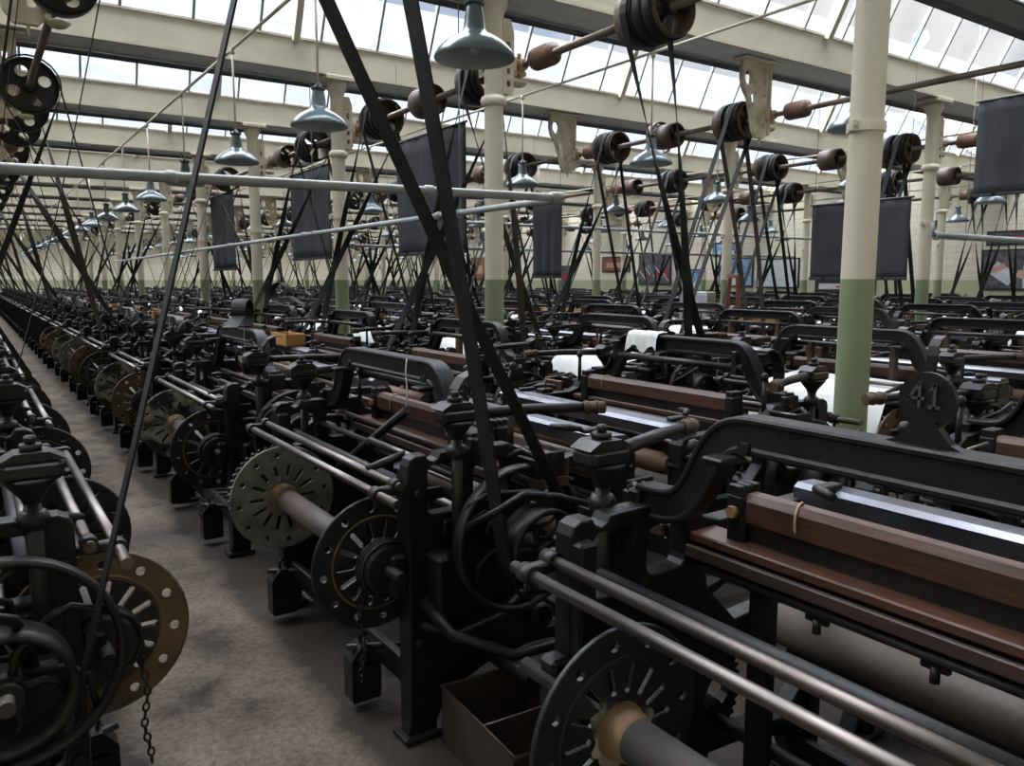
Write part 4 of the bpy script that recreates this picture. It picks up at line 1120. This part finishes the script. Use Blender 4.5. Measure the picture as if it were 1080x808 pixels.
# ------------------------------------------------------------------ posters on the right wall
def poster(yc, zc, w, h, lab, kind):
    t = thing('wall_poster', lab, 'poster', (X1-.001, yc, zc))
    b = MB(); b.box(-.03, 0, -w/2, w/2, -h/2, h/2, 'frame', .004); link('frame', b.mesh('frame'), t)
    b = MB(); bw = w/2-.05; bh = h/2-.05; x = -.034
    r = random.Random(int(yc*10))
    def q(y0, y1, z0, z1, m, T=None, d=0): b.box(x-d, x+.004, y0, y1, z0, z1, m, 0, T)
    if kind == 'text':
        q(-bw, bw, -bh, bh, 'white_print')
    elif kind == 'looms':
        q(-bw, bw, -bh, bh, 'poster_d')
        for k in range(9):
            a = -.5+.12*k; T = Matrix.Rotation(-.75, 4, 'X')
            b.box(x-.002-.0003*k, x, -.02, .02, -.25, .25, ['white_print', 'red', 'white_print', 'blue'][k % 4], 0, Matrix.Translation((0, bw*(.75-k*.18), bh*(-.45+.12*(k % 4)))) @ T)
        q(-bw*.9, -bw*.2, -bh*.6, bh*.0, 'red', None, .001)
    elif kind == 'hands':
        q(-bw, bw, -bh, bh, 'poster_d')
        b.box(x-.002, x, -.28, .28, -.17, .17, 'white_print', 0, Matrix.Translation((0, bw*.45, -bh*.2)) @ Matrix.Rotation(.6, 4, 'X'))
        b.box(x-.003, x, -.2, .2, -.07, .07, 'skin', 0, Matrix.Translation((0, bw*.62, bh*.05)) @ Matrix.Rotation(-.4, 4, 'X'))
        q(-bw, -bw*.1, -bh, bh*.95, 'white_print', None, .0012)
        b.box(x-.003, x, -.22, .22, -.09, .09, 'skin', 0, Matrix.Translation((0, -bw*.2, -bh*.35)) @ Matrix.Rotation(.3, 4, 'X'))
    elif kind == 'blue':
        q(-bw, bw, -bh, bh, 'blue'); q(-bw*.6, bw*.6, -bh*.9, -bh*.2, 'white_print', None, .001)
    elif kind == 'screen':
        q(-bw, bw, -bh, bh, 'frame'); q(-bw*.3, bw*.9, -bh*.8, -bh*.3, 'white_print', None, .001); q(bw*.1, bw*.3, -bh*.65, -bh*.5, 'red', None, .002)
    else:
        q(-bw, bw, -bh, bh, 'orange' if kind == 'orange' else 'poster_d')
        q(-bw*.7, bw*.7, -bh*.5, bh*.3, 'skin' if kind != 'dark' else 'red', None, .001)
    link('printed_sheet', b.mesh('printed_sheet'), t)
poster(20.9, 1.95, 1.65, 1.15, 'dark poster with white streaks and red yarn shapes', 'looms')
poster(18.9, 1.55, .75, .75, 'small blue and white notice low on the wall', 'blue')
poster(17.2, 1.80, 1.4, .95, 'pale blue and white notice behind the hanging belts', 'blue')
poster(15.58, 1.76, 1.55, .92, 'pale grey printed text board in a dark frame', 'text')
poster(13.3, 1.55, 1.9, .75, 'dark display board with a pale corner below the banner', 'screen')
poster(8.75, 1.80, 1.75, .98, 'dark poster showing hands holding a white card', 'hands')
poster(9.0, 2.55, 1.1, .35, 'narrow dark strip poster high on the wall', 'dark')
poster(23.0, 2.15, 1.6, .6, 'orange and blue wide poster high on the wall', 'orange')
poster(26.2, 1.7, .8, .9, 'dark poster with a red panel beside a column', 'dark')
poster(33.0, 2.1, 1.3, 1.1, 'dark poster with an orange panel far along the wall', 'orange')
poster(30.5, 1.5, .7, 1.0, 'narrow dark poster far along the wall', 'dark')
poster(17.6, 2.55, 1.2, .45, 'small blue strip poster above the pale blue notice', 'blue')

# ------------------------------------------------------------------ rusty trough, trestle, boxes
t = thing('metal_trough', 'rusty open sheet-metal trough with a divider between two looms', 'trough', (1.365, 1.94, 0), None, -.06)
b = MB(); w, l, h, th = .17, .235, .20, .006
b.box(-w, w, -l, l, 0, th, 'trough')
for sx in (-1, 1): b.box(sx*w, sx*(w-th), -l, l, 0, h, 'trough')
for sy in (-1, 1): b.box(-w, w, sy*l, sy*(l-th), 0, h, 'trough')
link('tray_body', b.mesh('tray_body'), t)
b = MB(); b.tube([(-w, -l, h), (w, -l, h), (w, l, h), (-w, l, h)], .007, 'trough', 8, closed=True); link('rolled_rim', b.mesh('rolled_rim'), t)
b = MB(); b.box(-w+th, w-th, -.02, -.015, th, h-.02, 'trough'); b.tube([(-w+.01, -.0175, h-.02), (w-.01, -.0175, h-.02)], .004, 'steel', 6); link('divider', b.mesh('divider'), t)

t = thing('wooden_trestle', 'orange-brown wooden A-frame standing among the distant looms', 'trestle', (9.0, 7.55, 0))
b = MB()
for s_ in (-1, 1): b.tube([(0, s_*.22, 0), (0, s_*.06, 1.62)], [.045, .035], 'orange', 4, smooth=False)
b.box(-.04, .04, -.1, .1, 1.58, 1.63, 'orange', .004); b.box(-.02, .02, -.16, .16, .75, .81, 'orange', .004)
link('frame', b.mesh('frame'), t)
t = thing('control_cabinet', 'pale grey cabinet standing behind the orange-brown wooden frame', 'cabinet', (8.95, 8.16, 0))
b = MB(); b.box(-.1, .1, -.25, .25, 0, 1.38, 'cabinet', .01); link('cabinet_body', b.mesh('cabinet_body'), t)
b = MB(); b.box(-.112, -.1, -.27, .27, .1, 1.34, 'cabinet', .003); link('cabinet_door', b.mesh('cabinet_door'), t)

# bobbin boxes resting on the breast beams of some looms
bx_mb = MB(); bx_mb.box(-.09, .09, -.22, .22, 0, .012, 'tan')
for s_ in (-1, 1): bx_mb.box(s_*.09, s_*.08, -.22, .22, 0, .11, 'tan', .002); bx_mb.box(-.08, .08, s_*.22, s_*.21, 0, .11, 'tan', .002)
box_me = bx_mb.mesh('box_body')
bob_mb = MB()
for q in range(9): bob_mb.tube([(-.06, -.18+.045*q, .03+.012*(q % 3)), (.06, -.18+.045*q, .03+.012*(q % 3))], [.014, .008], 'cloth' if q % 2 else 'orange', 7)
bob_me = bob_mb.mesh('bobbins')
c = 0
for (ri, i, cnt, bx, fwd, y, lod, o) in LOOMS:
    if ri >= 2 and 5 < math.hypot(bx, y) < 22 and rng.random() < .16:
        fx = bx+(.94 if fwd else -.94)
        t = thing('bobbin_box', 'tan wooden bobbin box on the %s loom of the %s row from the aisle' % (ORD[cnt-1], ORD[ri-1]), 'box', (fx, y+rng.uniform(.44, .80), .9482), 'tan bobbin boxes')
        link('box_body', box_me, t); link('bobbins', bob_me, t)
    elif ri >= 3 and math.hypot(bx, y) < 20 and rng.random() < .25:
        b = MB(); n = 10; vs = []; fs = []
        fx = bx+(.94 if fwd else -.94); w = rng.uniform(.4, .82)
        prof = [(-.085, .83), (-.078, .90), (-.070, .94), (-.035, .960), (.03, .961), (.066, .945), (.105, .86), (.112, .76), (.108, .62)]
        sg_ = 1 if fwd else -1
        for (a_, z_) in prof:
            for q in range(n+1): vs.append((sg_*(a_+.005*math.sin(q*1.9+z_*9)), w*q/n, z_+.004*math.sin(q*2.3)))
        for j in range(len(prof)-1):
            for q in range(n): fs.append((j*(n+1)+q, j*(n+1)+q+1, (j+1)*(n+1)+q+1, (j+1)*(n+1)+q))
        b.add(vs, fs, 'cloth', True)
        o2 = link('cotton_cloth', b.mesh('cotton_cloth'), None, (fx, y+.2, 0))
        tag(o2, 'white cotton cloth draped over the breast beam of the %s loom in the %s row' % (ORD[cnt-1], ORD[ri-1]), 'cloth', 'white cloths on the looms')

# cotton rag on a top rail, looped slack belts, wooden prop
b = MB(); n = 12; prof = [(-.055, 1.17), (-.048, 1.235), (-.036, 1.262), (.0, 1.268), (.036, 1.263), (.05, 1.23), (.052, 1.205)]; vs = []; fs = []
for (a_, z_) in prof:
    for q in range(n+1): vs.append((3.09+a_+.006*math.sin(q*2.2+z_*30), 3.06+.24*q/n, z_+.006*abs(math.sin(q*1.3))+(.02*math.sin(q*.9) if z_ < 1.22 else 0)))
for j in range(len(prof)-1):
    for q in range(n): fs.append((j*(n+1)+q, j*(n+1)+q+1, (j+1)*(n+1)+q+1, (j+1)*(n+1)+q))
b.add(vs, fs, 'cloth', True)
tag(link('cotton_rag', b.mesh('cotton_rag', (3.09, 3.18, 1.26)), None, (3.09, 3.18, 1.26)), 'small white cotton rag lying over the top rail of a loom', 'cloth')
def loop_belt(lab, x, y, z, r, w, tail, rz):
    b = MB(); vs = []; fs = []
    pts = [(r*math.cos(t), r+r*math.sin(t)) for t in [-PI*.5+2*PI*.78*q/22 for q in range(23)]]
    pts += [(pts[-1][0]+.0*q-tail*q/4, max(.006, pts[-1][1]-pts[-1][1]*q/4)) for q in range(1, 5)]
    k = len(pts)
    for i_, (u, v) in enumerate(pts):
        du = pts[min(i_+1, k-1)][0]-pts[max(i_-1, 0)][0]; dv = pts[min(i_+1, k-1)][1]-pts[max(i_-1, 0)][1]; l = math.hypot(du, dv) or 1
        nu, nv = -dv/l*.004, du/l*.004
        vs += [(-w/2, u+nu, v+nv), (w/2, u+nu, v+nv), (w/2, u-nu, v-nv), (-w/2, u-nu, v-nv)]
    for i_ in range(k-1):
        for q in range(4): fs.append((i_*4+q, i_*4+(q+1) % 4, (i_+1)*4+(q+1) % 4, (i_+1)*4+q))
    b.add(vs, fs, 'leather', False)
    tag(link('slack_belt', b.mesh('slack_belt'), None, (x, y, z), rz), lab, 'belt')
loop_belt('loop of slack black belt resting on a loom beside the second column', 3.09, 9.45, 1.259, .13, .10, .22, .5)
loop_belt('loop of slack black belt resting on a loom of the aisle row', 1.405, 5.05, 1.259, .085, .09, .16, -.6)
t = thing('wooden_prop', 'pair of upright brown boards with an iron knob standing among the looms', 'post', (3.62, 6.05, 0))
for q, (dx, h) in enumerate(((-.05, 1.50), (.05, 1.36))):
    b = MB(); b.box(dx-.02, dx+.02, -.035, .035, 0, h, 'strap', .003); link('board', b.mesh('board'), t)
b = MB(); b.cyl((-.05, 0, 1.5), (0, 0, 1), .03, .05, 'iron2', 12, .006); b.lathe([(0, 1.545), (.035, 1.555), (.05, 1.585), (.035, 1.615), (0, 1.625)], (-.05, 0, 0), (0, 0, 1), 'iron2', 14); link('knob', b.mesh('knob'), t)

# ------------------------------------------------------------------ sky, sun-less daylight, camera
SKY_LOW, SKY_TOP = .37, 9.0
w = bpy.data.worlds.new('sky'); sc.world = w; w.use_nodes = True
N, L = w.node_tree.nodes, w.node_tree.links
bg = N['Background']
tc = N.new('ShaderNodeTexCoord')
mp = N.new('ShaderNodeMapping'); mp.inputs['Scale'].default_value = (1, 1, 2.4); L.new(tc.outputs['Generated'], mp.inputs['Vector'])
n = N.new('ShaderNodeTexNoise'); n.inputs['Scale'].default_value = 4.2; n.inputs['Detail'].default_value = 9; n.inputs['Roughness'].default_value = .55
L.new(mp.outputs['Vector'], n.inputs['Vector'])
r = N.new('ShaderNodeValToRGB'); e = r.color_ramp.elements
e[0].position = .38; e[0].color = (.56, .65, .84, 1); e[1].position = .56; e[1].color = (1.0, 1.0, 1.0, 1)
L.new(n.outputs['Fac'], r.inputs['Fac']); L.new(r.outputs[0], bg.inputs['Color'])
# overcast sky: dimmer towards the horizon, brightest overhead
sx = N.new('ShaderNodeSeparateXYZ'); L.new(tc.outputs['Generated'], sx.inputs[0])
mz = N.new('ShaderNodeMapRange'); mz.inputs['From Min'].default_value = .35; mz.inputs['From Max'].default_value = .95
mz.inputs['To Min'].default_value = SKY_LOW; mz.inputs['To Max'].default_value = SKY_TOP; L.new(sx.outputs['Z'], mz.inputs['Value']); L.new(mz.outputs['Result'], bg.inputs['Strength'])

cam = bpy.data.cameras.new('camera'); co = bpy.data.objects.new('camera', cam); COL.objects.link(co)
cam.sensor_width = 36; cam.sensor_fit = 'HORIZONTAL'; cam.lens = 36*830/1080; cam.clip_start = .05; cam.clip_end = 200
co.location = (0, 0, 1.55)
co.rotation_euler = (math.radians(90-7.4476), 0, math.radians(-34.393))
sc.camera = co
sc.view_settings.view_transform = 'Standard'; sc.view_settings.look = 'None'
sc.view_settings.gamma = 1; sc.view_settings.use_curve_mapping = False
sc.view_settings.exposure = 1.3
